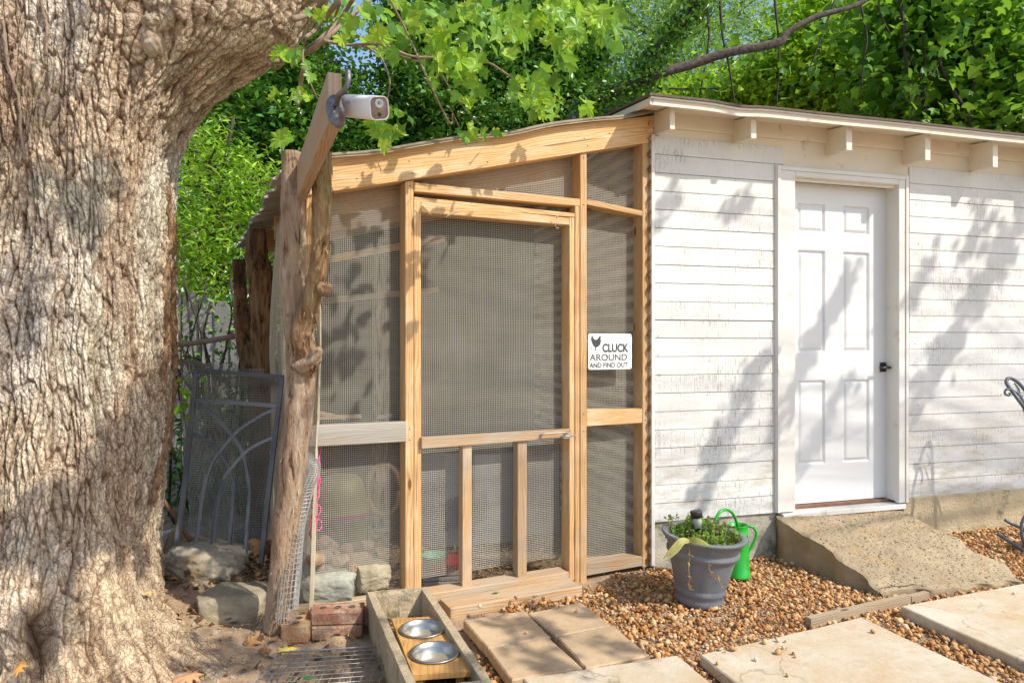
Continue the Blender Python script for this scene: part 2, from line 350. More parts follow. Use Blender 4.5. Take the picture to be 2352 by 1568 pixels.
def corr_mat():
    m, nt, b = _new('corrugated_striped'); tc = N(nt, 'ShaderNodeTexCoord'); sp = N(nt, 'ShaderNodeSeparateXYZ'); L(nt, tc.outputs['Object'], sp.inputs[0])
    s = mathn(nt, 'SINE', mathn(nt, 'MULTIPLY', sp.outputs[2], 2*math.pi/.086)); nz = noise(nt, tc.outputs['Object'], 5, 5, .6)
    f = mathn(nt, 'ADD', mathn(nt, 'MULTIPLY', s, .3), nz); c = ramp(nt, f, [(.32, (.26, .14, .06)), (.52, (.55, .38, .19)), (.70, (.82, .74, .58))])  # rusty valleys and pale ridges, contrast raised in the colour to stand for sunlight
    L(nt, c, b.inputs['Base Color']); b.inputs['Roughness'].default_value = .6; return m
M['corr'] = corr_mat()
def slab_mat(name, c0, c1, c2, crk):
    m, nt, b = _new(name); co = coords(nt); n1 = noise(nt, co, 1.7, 6, .65, .4); n2 = noise(nt, co, 5, 7, .7); fi = noise(nt, co, 140, 4, .8); mid = noise(nt, co, 28, 5, .7)
    c = ramp(nt, n1, [(.36, c0), (.52, c1), (.66, c0)]); c = mixc(nt, mathn(nt, 'MULTIPLY', ramp(nt, n2, [(.52, (0, 0, 0)), (.68, (1, 1, 1))]), .75), c, c2)
    c = mixc(nt, mathn(nt, 'MULTIPLY', ramp(nt, mid, [(.5, (0, 0, 0)), (.75, (1, 1, 1))]), .4), c, tuple(x*.6 for x in c1)); c = mixc(nt, mathn(nt, 'MULTIPLY', ramp(nt, fi, [(.58, (0, 0, 0)), (.7, (1, 1, 1))]), .5), c, tuple(x*.4 for x in c1))
    h = mathn(nt, 'ADD', fi, mid)
    if crk:
        w = N(nt, 'ShaderNodeTexNoise'); w.inputs['Scale'].default_value = 4; w.inputs['Detail'].default_value = 6; L(nt, co, w.inputs['Vector']); ad = N(nt, 'ShaderNodeVectorMath', operation='MULTIPLY_ADD'); L(nt, w.outputs['Color'], ad.inputs[0]); ad.inputs[1].default_value = (.35, .35, .35); L(nt, co, ad.inputs[2])
        vo = N(nt, 'ShaderNodeTexVoronoi'); vo.feature = 'DISTANCE_TO_EDGE'; vo.inputs['Scale'].default_value = 1.5; L(nt, ad.outputs[0], vo.inputs['Vector']); k = ramp(nt, vo.outputs['Distance'], [(0, (1, 1, 1)), (.007, (0, 0, 0))]); c = mixc(nt, mathn(nt, 'MULTIPLY', k, .55), c, (.16, .12, .08))
    L(nt, c, b.inputs['Base Color']); b.inputs['Roughness'].default_value = .85; b.inputs['Specular IOR Level'].default_value = .25; bump(nt, b, h, .5, .004); return m
M['iron_l'] = mk('worn_grey_iron', (.26, .28, .31), (.16, .17, .19), 5, .45, .15, 90, .2)  # lighter copy of the gate iron, sunlight put into its colour
m_, nt_, b_ = _new('roof_fibreglass'); cr_ = ramp(nt_, noise(nt_, coords(nt_), 9, 6, .65), [(.4, (.44, .38, .28)), (.6, (.28, .23, .15))]); L(nt_, cr_, b_.inputs['Base Color']); tr_n = N(nt_, 'ShaderNodeBsdfTranslucent'); tr_n.inputs[0].default_value = (.75, .60, .38, 1); mx_ = N(nt_, 'ShaderNodeMixShader'); mx_.inputs[0].default_value = .38; L(nt_, b_.outputs[0], mx_.inputs[1]); L(nt_, tr_n.outputs[0], mx_.inputs[2]); L(nt_, mx_.outputs[0], nt_.nodes['Material Output'].inputs[0]); M['roofc'] = m_  # translucency added to the sheet to brighten the coop interior
M['paver'] = slab_mat('paver', (.54, .40, .25), (.46, .33, .20), (.38, .25, .145), False)
M['slab'] = slab_mat('slab', (.60, .54, .43), (.52, .42, .29), (.50, .33, .18), True)
M['ramp'] = slab_mat('ramp_concrete', (.42, .33, .21), (.31, .24, .15), (.38, .23, .09), False)
# ================================================================ SETTING: ground
def axis(a, b, st, far):
    m = np.arange(a, b, st); l = a-np.geomspace(st*2, far, 30)[::-1]; r = b+np.geomspace(st*2, far, 30); return np.concatenate([l, m, r])
gx = axis(-2.6, 4.6, .02, 120); gy = axis(1.2, 6.0, .02, 160); GX, GY = np.meshgrid(gx, gy, indexing='ij')
def gz(x, y):
    """height of the soil"""
    near = np.clip(1-np.hypot(x-.5, y-3.5)/14, 0, 1)
    soil = np.clip((-.25-x)*3, 0, 1)
    z = (fbm(x*2, y*2, 3, 3)-.5)*.05*near + soil*(fbm(x*9, y*9, 4, 8)-.5)*.07*near + soil*(fbm(x*30, y*30, 3, 11)-.5)*.02*near
    z = z + .10*np.exp(-((x+1.55)**2/.18+(y-3.9)**2/.5)) + .05*np.exp(-((x+2.0)**2+(y-3.2)**2)/.9)
    z = z+.05*np.clip((x-2.5)/.5, 0, 1)*np.clip((y-3.6)/.6, 0, 1)*near
    return z-.015
GZ = gz(GX, GY)
M['soil'] = mk('soil', (.44, .31, .19), (.28, .185, .11), 7, .95, 1, 60, dirt=((.52, .41, .28), 22, .54))
ground = mo('ground', np.stack([GX, GY, GZ], -1).reshape(-1, 3), grid_faces(len(gx), len(gy))[:, ::-1], M['soil'], None, True)
tag(ground, kind='structure')
def inpoly(x, y, poly):
    r = np.zeros(np.shape(x), bool); n = len(poly)
    for i in range(n):
        x1, y1 = poly[i][:2]; x2, y2 = poly[(i+1) % n][:2]
        c = ((y1 > y) != (y2 > y)) & (x < (x2-x1)*(y-y1)/((y2-y1) if y2 != y1 else 1e-9)+x1); r ^= c
    return r
# ---- paving slabs (parts of the path)
path = thing('path', (0, 2.8, 0), None, None); tag(path, kind='structure')
T = [[(1064, 1424), (1205.6, 1401), (1264, 1461), (1120.6, 1486)], [(1212, 1407.6), (1334, 1381), (1404, 1434.3), (1277, 1459.3)],
     [(1121, 1488), (1261, 1463), (1338, 1531), (1175, 1560)], [(1281, 1461), (1408, 1435), (1492, 1503), (1346, 1534)]]
slab_polys = []
def slab(pts, z, th, matl, seed, rough=.004):
    """a cast slab with slightly worn edges"""
    P = [Vector((p[0], p[1], 0)) for p in pts]; slab_polys.append([(p.x, p.y) for p in P])
    n = 14; rr = random.Random(seed); out = []
    for i in range(4):
        a, b = P[i], P[(i+1) % 4]
        for k in range(n): t = k/n; q = a.lerp(b, t); out.append(q+V((rr.random()-.5)*rough, (rr.random()-.5)*rough, 0))
    c = sum(P, Vector())/4; ins = [q+(c-q).normalized()*.006 for q in out]
    tz = [(rr.random()-.5)*.008 for _ in range(2)]
    hz = lambda q: z+tz[0]*(q.x-c.x)+tz[1]*(q.y-c.y)
    vs = [V(q.x, q.y, hz(q)) for q in ins]+[V(q.x, q.y, hz(q)-.005) for q in out]+[V(q.x, q.y, z-th) for q in out]; m = len(out)
    fs = [tuple(range(m))]+[(r_*m+(i+1) % m, r_*m+i, (r_+1)*m+i, (r_+1)*m+(i+1) % m) for r_ in (0, 1) for i in range(m)]
    return mo('paving_slab', vs, fs, matl, path)
for i, t in enumerate(T): slab([gp(x, y, .05) for x, y in t][::-1], .05, .045, M['paver'], i)
g = lambda x, y: gp(x, y, .05)
a = g(1332.8, 1540); b = g(1556, 1507); c = g(1632, 1568); d = (c-b).normalized()
slab([a+(a-b)*.55, a*1+(a-b)*.55+d*.6, b+d*.6, b], .055, .05, M['slab'], 11)
a = g(1608, 1501); b = g(1978, 1416); c = g(1692, 1568)-a; e_ = g(2303, 1568)-b
slab([a, a+c.normalized()*.75, b+e_.normalized()*.85, b], .05, .045, M['slab'], 12)
a = g(2069.5, 1392.5); b = g(2352, 1338); e_ = (g(2352, 1518)-a).normalized()
slab([a, a+e_*1.3, b+(b-a)*.7+e_*1.3, b+(b-a)*.7], .05, .05, M['slab'], 13)
# timber edging beside the slabs
def board(name, p, q, w, h, matl, label=None, cat=None, parent=None, group=None, up=V(0, 0, 1), ch=.003):
    """a straight board from p to q, w across, h high, p and q on its bottom centre line"""
    p, q = Vector(p), Vector(q); d = (q-p).normalized(); s = d.cross(up).normalized()*(w/2); u = s.cross(d).normalized()*h
    m = MB().prism([p-s, q-s, q-s+u, p-s+u], s*2, ch); o = m.build(name, matl, parent)
    return tag(o, label, cat, group)
e1 = board('timber_edging', gp(1856, 1440, .0), gp(2085, 1385, .0), .035, .045, M['edge_wood'], 'weathered timber edging strip lying between the gravel and the large pale slab', 'board')
board('timber_edging', gp(2088, 1383, .005), gp(2128, 1373, .005), .03, .035, M['edge_wood'], 'short rough wood offcut lying at the far end of the timber edging by the ramp', 'board')
# ================================================================ SHED
SO = .09     # siding face in front of the door plane
shed = thing('shed', SH.w(0, 0, 0), 'long white painted wooden shed with a low eave and a panelled white door', 'shed')
aL, _ = SH.sz(1503, 700, SO); aR = 2.9
def sboard(a0, a1, z0, z1, off, th=.016, matl=None, name='siding_board', tilt=.0, parent=None):
    m = MB().prism([SH.w(a0, z0, off+tilt), SH.w(a1, z0, off+tilt), SH.w(a1, z1, off), SH.w(a0, z1, off)], -SH.n*th, .0015)
    return m.build(name, matl or M['siding'], parent or shed)
sboard(aL+.002, SH.sz(1786, 700, SO)[0], .33, 2.60, SO-.018, .05, M['founda'], 'wall_sheathing'); sboard(SH.sz(2086, 700, SO)[0], aR, .30, 2.60, SO-.018, .05, M['founda'], 'wall_sheathing')
a1 = SH.sz(1784, 700, SO)[0]; a2 = SH.sz(2088, 700, SO)[0]
rr = random.Random(3)
dz = .1062
def col_boards(a0, a1_, ztop, zbot, lapz, aend=None, dz=dz):
    z = ztop; k = 0
    while z-dz*.5 > zbot:
        z1 = z; z0 = z-dz; o_ = SO+rr.uniform(-.0012, .0012)+(.004 if z1 > lapz else 0)
        x1 = a1_+.05 if (aend and k == 0) else a1_
        sboard(a0, x1, z0+rr.uniform(.002, .0035), z1, o_, .016, tilt=rr.uniform(0, .002)); z = z0; k += 1
col_boards(aL, a1, 2.495, .245, 1.48, True); col_boards(a2-.0, aR, 2.445, .33, 1.42, None, .1076)
# frieze, blocking and wall behind the door frame
sboard(aL, aR, 2.30, 2.62, SO-.006, .02, M['cream'], 'frieze_board')
sboard(aL, aR, 2.545, 2.655, SO+.012, .02, M['cream'], 'blocking_board')
for x, y in ((1512, 772), (1512, 815), (1514, 1000), (1660, 946), (1625, 906), (1770, 905), (1600, 1080), (1516, 860), (2110, 930), (2246, 760), (2250, 948), (2165, 1010), (2300, 905), (2110, 560), (1512, 560), (1516, 660), (1764, 700), (2102, 790)):
    MB().lathe([(.0003, .0012), (.0028, .0008), (.0032, -.001)], SH.pt(x, y, SO+.0045), 8, SH.n.to_track_quat('Z', 'Y').to_matrix()).build('nail', M['rust'], shed)
# foundation
m = MB().prism([SH.w(aL, -.12, SO-.012), SH.w(SH.sz(1786, 1190, SO)[0], -.12, SO-.012), SH.w(SH.sz(1786, 1190, SO)[0], .262, SO-.012), SH.w(aL, .262, SO-.012)], -SH.n*.1, .004); m.build('foundation', M['founda'], shed)
m = MB().prism([SH.w(a2-.06, -.12, SO+.015), SH.w(aR, -.12, SO+.015), SH.w(aR, .298, SO+.01), SH.w(a2-.06, .298, SO+.01)], -SH.n*.1, .008); m.build('foundation', M['concrete'], shed)
# left side wall and body
def wallbox(a0, a1_, z0, z1, off0, off1, name, matl, ch=0):
    m = MB().prism([SH.w(a0, z0, off0), SH.w(a1_, z0, off0), SH.w(a1_, z1, off0), SH.w(a0, z1, off0)], -SH.n*(off0-off1), ch); return m.build(name, matl, shed)
wallbox(aL+.002, aL+.05, -.1, 2.62, SO-.03, -3.0, 'side_wall', M['cream'])
wallbox(aL+.06, aR, -.1, 2.6, -2.9, -3.0, 'back_wall', M['cream'])
wallbox(aL-.024, aL-.002, .02, 2.50, SO+.012, SO-.03, 'corner_trim', M['white'], .002)
# eave: soffit, fascia, roof, rake
eo = SO+.235
eL = SH.sz(1493, 219, eo); zE = eL[1]; aE = eL[0]; aRR = aR+.1; sl_ = .11
def roofz(off): return zE+(eo-off)*sl_
rr = random.Random(5)
def strip(name, matl, a0, a1_, offa, z0f, z1f, th, n=60, sag=.006, dirv=None):
    vs = []; 
    for i in range(n+1):
        a = a0+(a1_-a0)*i/n; w_ = (vn(a*1.7, .5, 4)-.5)*sag*2 - .012*np.exp(-((a+.55)/.12)**2)*(sag > .005)
        for (o_, z_) in ((offa, z0f+w_), (offa, z1f+w_), (offa-th, z1f+w_+th*sl_), (offa-th, z0f+w_+th*sl_)): vs.append(SH.w(a, float(z_), o_))
    fs = [(i*4+k, i*4+(k+1) % 4, i*4+4+(k+1) % 4, i*4+4+k) for i in range(n) for k in range(4)]+[(0, 1, 2, 3), (n*4+3, n*4+2, n*4+1, n*4)]
    return mo(name, vs, fs, matl, shed)
strip('fascia', M['cream'], aE+.004, aRR, eo, zE-.046, zE-.012, .02)
strip('drip_edge', M['white'], aE, aRR, eo+.012, zE-.014, zE-.004, .03)
strip('roof_covering', M['shingle'], aE-.012, aRR, eo+.02, zE-.003, zE+.010, 3.4)
strip('soffit', M['cream'], aE+.03, aRR, eo-.02, zE-.024, zE-.010, .8, sag=.004)
m = MB().prism([SH.w(aE, zE-.046, eo), SH.w(aE+.02, zE-.046, eo), SH.w(aE+.02, zE-.012, eo), SH.w(aE, zE-.012, eo)], -SH.n*3.2+V(0, 0, 3.2*sl_)); m.build('rake_board', M['cream'], shed)
for x0, x1, y0, y1 in ((1538.6, 1550.8, 240, 297), (1725, 1738, 262, 318), (1943.8, 1958, 290, 345), (2125, 2138, 314, 368), (2280.5, 2292.6, 330, 384), (2425, 2437, 345, 400), (2560, 2572, 358, 413)):
    p = [SH.pt(x0, y1, SO+.176), SH.pt(x1, y1, SO+.176), SH.pt(x1, y0, SO+.176), SH.pt(x0, y0, SO+.176)]
    p[1].z = p[0].z; p[2].z = p[3].z = zE-.03
    m = MB().prism(p, -SH.n*.19+V(0, 0, .02), .003); t_ = m.build('rafter_tail', M['cream'], shed)
# door frame
ft = thing('door', SH.w(.4, .28, 0), None, None); ft.name = 'door'; bpy.data.objects.remove(ft)
def dp(x, y, off=0): return SH.sz(x, y, off)
aD0 = dp(1802, 700)[0]; aD1 = dp(2040, 700)[0]; zD0 = .285; zD1 = dp(1802, 417)[1]
cs0 = dp(1783, 700, SO+.02)[0]; cs1 = dp(2088, 700, SO+.02)[0]; zc = dp(1783, 378, SO+.02)[1]
def sh_box(name, a0, a1_, z0, z1, off, th, matl, parent, ch=.003):
    m = MB().prism([SH.w(a0, z0, off), SH.w(a1_, z0, off), SH.w(a1_, z1, off), SH.w(a0, z1, off)], -SH.n*th, ch); return m.build(name, matl, parent)
cw0 = aD0-.012; cw1 = aD1+.012
inR = dp(2065, 700, SO+.02)[0]
frame = sh_box('door_frame', cs0, aD0+.0-.006, .27, zc, SO+.02, .03, M['white'], shed)
sh_box('casing', cs0+.006, cs0+.030, .27, zc-.002, SO+.027, .006, M['white'], frame, .002)
sh_box('casing', inR, cs1, .27, zc, SO+.02, .03, M['white'], frame); sh_box('casing', cs1-.030, cs1-.006, .27, zc-.002, SO+.027, .006, M['white'], frame, .002)
sh_box('head_casing', aD0-.006, inR, zc-.062, zc, SO+.0195, .03, M['white'], frame); sh_box('head_casing', cs0+.03, cs1-.03, zc-.03, zc-.006, SO+.027, .006, M['white'], frame, .002)
sh_box('jamb', aD1+.004, inR-.001, .28, zc-.03, SO+.012, .16, M['white'], frame); sh_box('jamb', aD0-.05, aD0-.004, .28, zc-.03, SO-.01, .14, M['white'], frame)
sh_box('jamb', aD0-.004, aD1+.004, zD1+.004, zc-.04, SO+.012, .16, M['white'], frame)
sh_box('door_stop', aD1-.004, aD1+.0035, .285, zD1, .004, .01, M['black'], frame, 0)
sh_box('threshold', cs0+.04, cs1-.035, .232, .262, SO+.035, .16, M['white'], shed, .004); sh_box('threshold', aD0, aD1+.02, .262, .28, .03, .06, M['rust'], shed, .003)
# the door leaf with six raised panels, one continuous grid of mouldings
nx, nz_ = 150, 340; Wd = aD1-aD0; Hd = zD1-zD0
pan = []
for (x0, x1, y0, y1) in ((1832, 1890, 470, 533), (1937, 1994, 474, 538), (1833, 1895, 576, 810), (1937, 1994, 580, 806), (1834, 1896, 873, 1066), (1937, 1994, 872, 1058)):
    A = dp(x0, (y0+y1)/2)[0]-aD0; B = dp(x1, (y0+y1)/2)[0]-aD0; z0 = dp((x0+x1)/2, y1)[1]; z1 = dp((x0+x1)/2, y0)[1]; pan.append([A, B, z0-zD0, z1-zD0])
for i in (0, 2, 4):
    w_ = pan[2][1]-pan[2][0]
    for j in (i, i+1): pan[j][0] = pan[2][0] if j % 2 == 0 else pan[3][0]; pan[j][1] = pan[j][0]+w_
    z0 = (pan[i][2]+pan[i+1][2])/2; z1 = (pan[i][3]+pan[i+1][3])/2
    for j in (i, i+1): pan[j][2] = z0; pan[j][3] = z1
def ext(lst, hi):
    base = np.linspace(0, hi, 40); e = []
    for v in lst: e += [v, v+.006, v-.006, v+.012, v-.012, v+.022, v-.022, v+.028, v-.028]
    return np.unique(np.round(np.clip(np.concatenate([base, e]), 0, hi), 4))
xs = ext([p for q in pan for p in q[:2]], Wd); zs = ext([p for q in pan for p in q[2:]], Hd)
XX, ZZ = np.meshgrid(xs, zs, indexing='ij'); D = np.zeros_like(XX)
for A, B, z0, z1 in pan:
    d_ = np.minimum(np.minimum(XX-A, B-XX), np.minimum(ZZ-z0, z1-ZZ)); D = np.where(d_ > -.0001, np.interp(d_, [0, .006, .012, .022, .03], [0, -.013, -.014, -.003, -.001]), D)
P = np.array([SH.w(0, 0, 0)])[0]; e3 = np.array(SH.e); n3 = np.array(SH.n)
VV = P+((aD0+XX)[..., None]*e3)+D[..., None]*n3; VV[..., 2] = zD0+ZZ
door = mo('door', VV.reshape(-1, 3), grid_faces(len(xs), len(zs))[:, ::-1], M['doorw'], shed)
door.data.materials[0] = M['doorw']
sh_box('door_core', aD0+.002, aD1-.002, zD0+.001, zD1-.002, -.012, .03, M['doorw'], door)
hp = SH.pt(2029, 843, .004)
m = MB().box(hp, (.052, .008, .062), R(16.5), ch=.002); hd = m.build('handle', M['black'], door)
m = MB(); m.tube([hp-SH.n*-.004, hp+SH.n*.045], .010, 10); m.tube([hp+SH.n*.045+SH.e*.012, hp+SH.n*.047-SH.e*.03, hp+SH.n*.047-SH.e*.075], [.009, .008, .007], 10, flat=.7); m.build('lever', M['black'], hd, True)
# ---- concrete ramp
pTL = SH.pt(1775, 1180, SO-.01); pTR = SH.pt(2080, 1171, SO+.015); pTR.z = pTL.z-.03; pBL = gp(2024, 1357, .04); pBR = gp(2345, 1328, .035)
nu, nv = 60, 90; U, W_ = np.meshgrid(np.linspace(0, 1, nu), np.linspace(0, 1, nv), indexing='ij')
A = np.array(pTL); B = np.array(pTR); C_ = np.array(pBL); D_ = np.array(pBR)
PP = A*((1-U)*(1-W_))[..., None]+B*(U*(1-W_))[..., None]+C_*((1-U)*W_)[..., None]+D_*(U*W_)[..., None]
ed = np.minimum(np.minimum(U, 1-U)*14, (1-W_)*16); nzv = (fbm(PP[..., 0]*7, PP[..., 1]*7, 5, 2)-.5)
PP[..., 2] += nzv*.028+(fbm(PP[..., 0]*60, PP[..., 1]*60, 3, 21)-.5)*.008+.055*np.sin(W_*math.pi)*.35-np.clip(.35-ed, 0, 1)*.05*(fbm(W_*9, U*9, 3, 6))
side = (vn(W_*14, U*0, 5)-.5)*.035; PP[..., 0] += np.where(U < .04, side, 0)+np.where(U > .96, (vn(W_*6, U*0, 15)-.5)*.09, 0); PP[..., 1] += np.where(W_ > .97, (vn(U*9, U*0, 25)-.5)*.05, 0)
ramp_top = PP.copy(); vs = PP.reshape(-1, 3); idx = np.arange(nu*nv).reshape(nu, nv); loop = np.concatenate([idx[0, :], idx[1:, -1], idx[-1, ::-1][1:], idx[::-1, 0][1:-1]])
low = vs[loop].copy(); mid = vs[loop].copy(); mid[:, 2] = mid[:, 2]*.5; mid[:, 0] += (vn(mid[:, 0]*9, mid[:, 1]*9, 33)-.5)*.03+.008; low[:, 2] = -.1; n0 = nu*nv; k = len(loop)
fs = grid_faces(nu, nv)[:, ::-1].tolist()
for j in range(k):
    q = (j+1) % k; fs += [[int(loop[j]), int(loop[q]), n0+q, n0+j], [n0+j, n0+q, n0+k+q, n0+k+j]]
rp = mo('ramp', np.concatenate([vs, mid, low]), [tuple(f) for f in fs], M['ramp'], None); tag(rp, 'rough worn concrete ramp sloping down from the door of the white shed', 'ramp')
ramp_poly = [(p[0], p[1]) for p in (pTL, pBL, pBR, pTR)]
# ================================================================ COOP
coop = thing('chicken_coop', CP.w(-.9, 0, 0), 'lean-to chicken coop of orange pine studs and wire mesh built against the shed', 'chicken coop')
def member(name, pts, th, off=0, matl='pine', parent=None, ch=.0025, back=None, label=None):
    P = [CP.pt(x, y, off) for x, y in pts]; m = MB().prism(P, -CP.n*th, ch); o = m.build(name, M[matl], parent or coop)
    if label: o['label'] = label
    return o
member('rafter', [(694, 451), (1505, 325), (1505, 265), (1333, 284), (694, 370)], .09, .012, 'pine')
member('stud', [(931, 1362), (951, 1362), (950, 414), (931, 417)], .089)
member('stud', [(1333, 1345), (1348, 1342), (1348, 348), (1333, 352)], .089)
member('stud', [(1476, 1303), (1491, 1301), (1491, 326), (1476, 328)], .089)
member('stud', [(703, 980), (721, 978), (721, 446), (703, 449)], .089)
member('header', [(951, 440), (1333, 474), (1333, 457), (951, 419)], .089, -.001)
member('rail', [(710, 1026), (934, 1014), (933, 968), (710, 978)], .04, .018, 'grey_wood', label='weathered grey rail across the left bay')
member('post_stub', [(672, 1402), (686, 1400), (712, 1060), (700, 1060)], .04, -.0, 'grey_wood')
member('rail', [(1348, 979), (1476, 971), (1476, 938), (1348, 940)], .038, -.004)
member('rail', [(1348, 470), (1476, 496), (1476, 484), (1348, 457)], .089, -.002)
member('bottom_plate', [(1348, 1322), (1476, 1299), (1476, 1277), (1348, 1292)], .089, -.003, 'pine_w')
member('bottom_plate', [(660, 1425), (931, 1382), (931, 1362), (660, 1399)], .05, -.01, 'pine_w')
member('jamb', [(1321, 1342), (1331.5, 1340), (1331.5, 474), (1321, 473)], .06, .001)
member('jamb', [(951, 468), (1321, 499), (1321, 490), (951, 452)], .05, -.003)
cd = member('coop_door', [(951, 1378), (968, 1374), (967, 462), (951, 460)], .06, .003); cd.name = 'coop_door'
D2 = lambda nm, pts, th=.06, off=.003, mt='pine': member(nm, pts, th, off, mt, cd)
D2('door_stile', [(1308, 1334), (1319.5, 1332), (1319.5, 500), (1308, 500)], .088)
D2('door_rail', [(967.5, 488), (1308, 517), (1308, 501), (967.5, 463)], .088, .002)
D2('door_rail', [(968.5, 1031), (1312, 1004), (1312, 985), (968.5, 1005)], .03, .026, 'pine_w')
D2('door_rail', [(968.5, 1392), (1308, 1334), (1308, 1312), (968.5, 1366)], .06, .0, 'pine_w')
D2('door_slat', [(1062, 1357), (1084, 1353), (1084, 1020), (1063, 1022)], .055, .010, 'pine_w')
D2('door_slat', [(1189, 1333), (1210, 1330), (1211, 1012), (1189, 1013.5)], .055, .010, 'pine_w')
# door step
A_ = gp(1034, 1418.5, 0); B_ = gp(1338, 1366, 0); P = [A_+V(0, 0, -.01), B_+V(0, 0, -.01), B_+V(0, 0, .046), A_+V(0, 0, .046)]
MB().prism(P, -CP.n*.135, .004).build('door_step', M['pine_w'], coop)
MB().prism([A_-CP.n*.15-CP.e*.25+V(0, 0, -.02), B_-CP.n*.15+V(0, 0, -.02), B_-CP.n*.15+V(0, 0, .075), A_-CP.n*.15-CP.e*.25+V(0, 0, .075)], -CP.n*.10, .003).build('sill', M['pine_w'], coop)
# hardware cloth
def wires(nm, fn, s0, s1, t0, t1, sp, rad, matl, parent, n=10, drop=None, wig=.0012):
    """a welded mesh of thin bars following the surface fn(s, t)"""
    V_, F_ = [], []; base = 0; cs = np.array([0, math.pi/2, math.pi, 3*math.pi/2])+math.pi/4
    for ax in (0, 1):
        lo, hi, a, b = (s0, s1, t0, t1) if ax == 0 else (t0, t1, s0, s1)
        ks = np.arange(lo, hi+1e-6, sp); tt = np.linspace(a, b, n+1)
        K, TT = np.meshgrid(ks, tt, indexing='ij'); K2 = K+(vn(K*37, TT*6, 2+ax)-.5)*wig*2
        Q = fn(K2, TT) if ax == 0 else fn(TT, K2)                      # (m, n+1, 3)
        e = 1e-3; Q2 = fn(K2, TT+e) if ax == 0 else fn(TT+e, K2); d = Q2-Q; d /= np.linalg.norm(d, axis=-1, keepdims=True)
        Q3 = fn(K2+e, TT) if ax == 0 else fn(TT, K2+e); s_ = Q3-Q; s_ -= d*(s_*d).sum(-1, keepdims=True); s_ /= np.linalg.norm(s_, axis=-1, keepdims=True); u = np.cross(d, s_)
        ring = Q[:, :, None, :]+rad*(np.cos(cs)[None, None, :, None]*s_[:, :, None, :]+np.sin(cs)[None, None, :, None]*u[:, :, None, :])
        m_ = len(ks); V_.append(ring.reshape(-1, 3)); i, j, k = np.meshgrid(np.arange(m_), np.arange(n), np.arange(4), indexing='ij')
        b0 = base+(i*(n+1)+j)*4; f = np.stack([b0+k, b0+(k+1) % 4, b0+4+(k+1) % 4, b0+4+k], -1).reshape(-1, 4)
        if drop is not None: cen = ring.mean(2)[:, :-1]; keep = ~drop(cen).reshape(-1); f = f.reshape(-1, 4, 4)[keep].reshape(-1, 4)
        F_.append(f); base += ring.shape[0]*ring.shape[1]*4
    return mo(nm, np.concatenate(V_), np.concatenate(F_), matl, parent)
ce = np.array(CP.e); cn = np.array(CP.n); c0 = np.array(CP.p0)
def cpf(off, amp=.006, sd=0):
    def f(s, z):
        o = off+(vn(s*3.1, z*2.3, sd)-.5)*2*amp; q = c0+s[..., None]*ce+o[..., None]*cn; q[..., 2] = z; return q
    return f
SPC, RD = .0100, .00125
def rect(x0, x1, y0, y1, off):
    a, _ = CP.sz(x0, (y0+y1)/2, off); b, _ = CP.sz(x1, (y0+y1)/2, off); return a, b
def topz(s): # underside line of the rafter as height over coop abscissa
    (a, za), (b, zb) = CP.sz(700, 449, 0), CP.sz(1505, 325, 0); return za+(s-a)/(b-a)*(zb-za)
def below(P_): s = ((P_-c0)*ce).sum(-1); return P_[..., 2] > topz(s)+.05
for (x0, x1, y0, y1, off, nm) in ((690, 945, 430, 1400, -.088, 'wire_mesh'), (1320, 1495, 320, 1300, -.088, 'wire_mesh'), (945, 1340, 360, 470, -.088, 'wire_mesh')):
    a, b = rect(x0, x1, y0, y1, off); zt = CP.sz(x1, y0, off)[1]; zb = .05 if y1 > 1000 else CP.sz(x1, y1, off)[1]-.06
    o = wires(nm, cpf(off, .007, x0), a, b, zb, zt, SPC, RD, M['wire'], coop, n=40, drop=below); o['kind'] = 'stuff'
a, b = rect(955, 1315, 480, 1380, -.062); o = wires('wire_mesh', cpf(-.080, .006, 77), a+.01, b-.008, .12, CP.sz(1308, 503, 0)[1]+.02, SPC, RD, M['wire'], cd, n=30); o['kind'] = 'stuff'
# side mesh between the front and the rear log post
BL0 = V(-.93, 3.22, 0); BL1 = V(-1.50, 4.45, 0); bl0 = np.array(BL0); bld = np.array(BL1-BL0); bn = np.array((BL1-BL0).cross(V(0, 0, 1)).normalized())
def sidef(s, z):
    o = .05*np.sin(s*5+z*1.1)+.03*(vn(s*6, z*1.5, 5)-.5)+.01*np.sin(s*25); q = bl0+s[..., None]*bld+o[..., None]*bn; q[..., 2] = z; return q
o = wires('wire_mesh', lambda s, z: sidef(s/1.35, z), -.05, 1.35, .03, 1.97, SPC, .0012, M['wire_tan'], coop, n=40); o['kind'] = 'stuff'; o['label'] = 'tan wire mesh bulging along the side'
# bunched mesh edge beside the leaning log post
m = MB(); pth = spline([at(690, 1040, 3.12), at(715, 1075, 3.13), at(700, 1120, 3.12), at(682, 1200, 3.1), at(668, 1300, 3.08), at(655, 1425, 3.05)], 10)
fn_p = np.array(pth); 
def rollf(s, t):
    i = np.clip(t*(len(pth)-1), 0, len(pth)-1.001); i0 = i.astype(int); f = i-i0; q = fn_p[i0]*(1-f[..., None])+fn_p[i0+1]*f[..., None]; r = .035+.012*vn(s*1.5, t*8, 3)
    q = q.copy(); q[..., 0] += np.cos(s)*r; q[..., 1] += np.sin(s)*r; return q
def roll_wires():
    V_, F_ = [], []
    mb = MB()
    for s in np.linspace(0, 2*math.pi, 18, endpoint=False): mb.tube([Vector(rollf(np.array(s), np.array(t))) for t in np.linspace(0, 1, 30)], .0015, 3, cap=False)
    for t in np.linspace(0, 1, 46): mb.tube([Vector(rollf(np.array(s), np.array(t))) for s in np.linspace(0, 2*math.pi, 13)], .0015, 3, cap=False)
    return mb
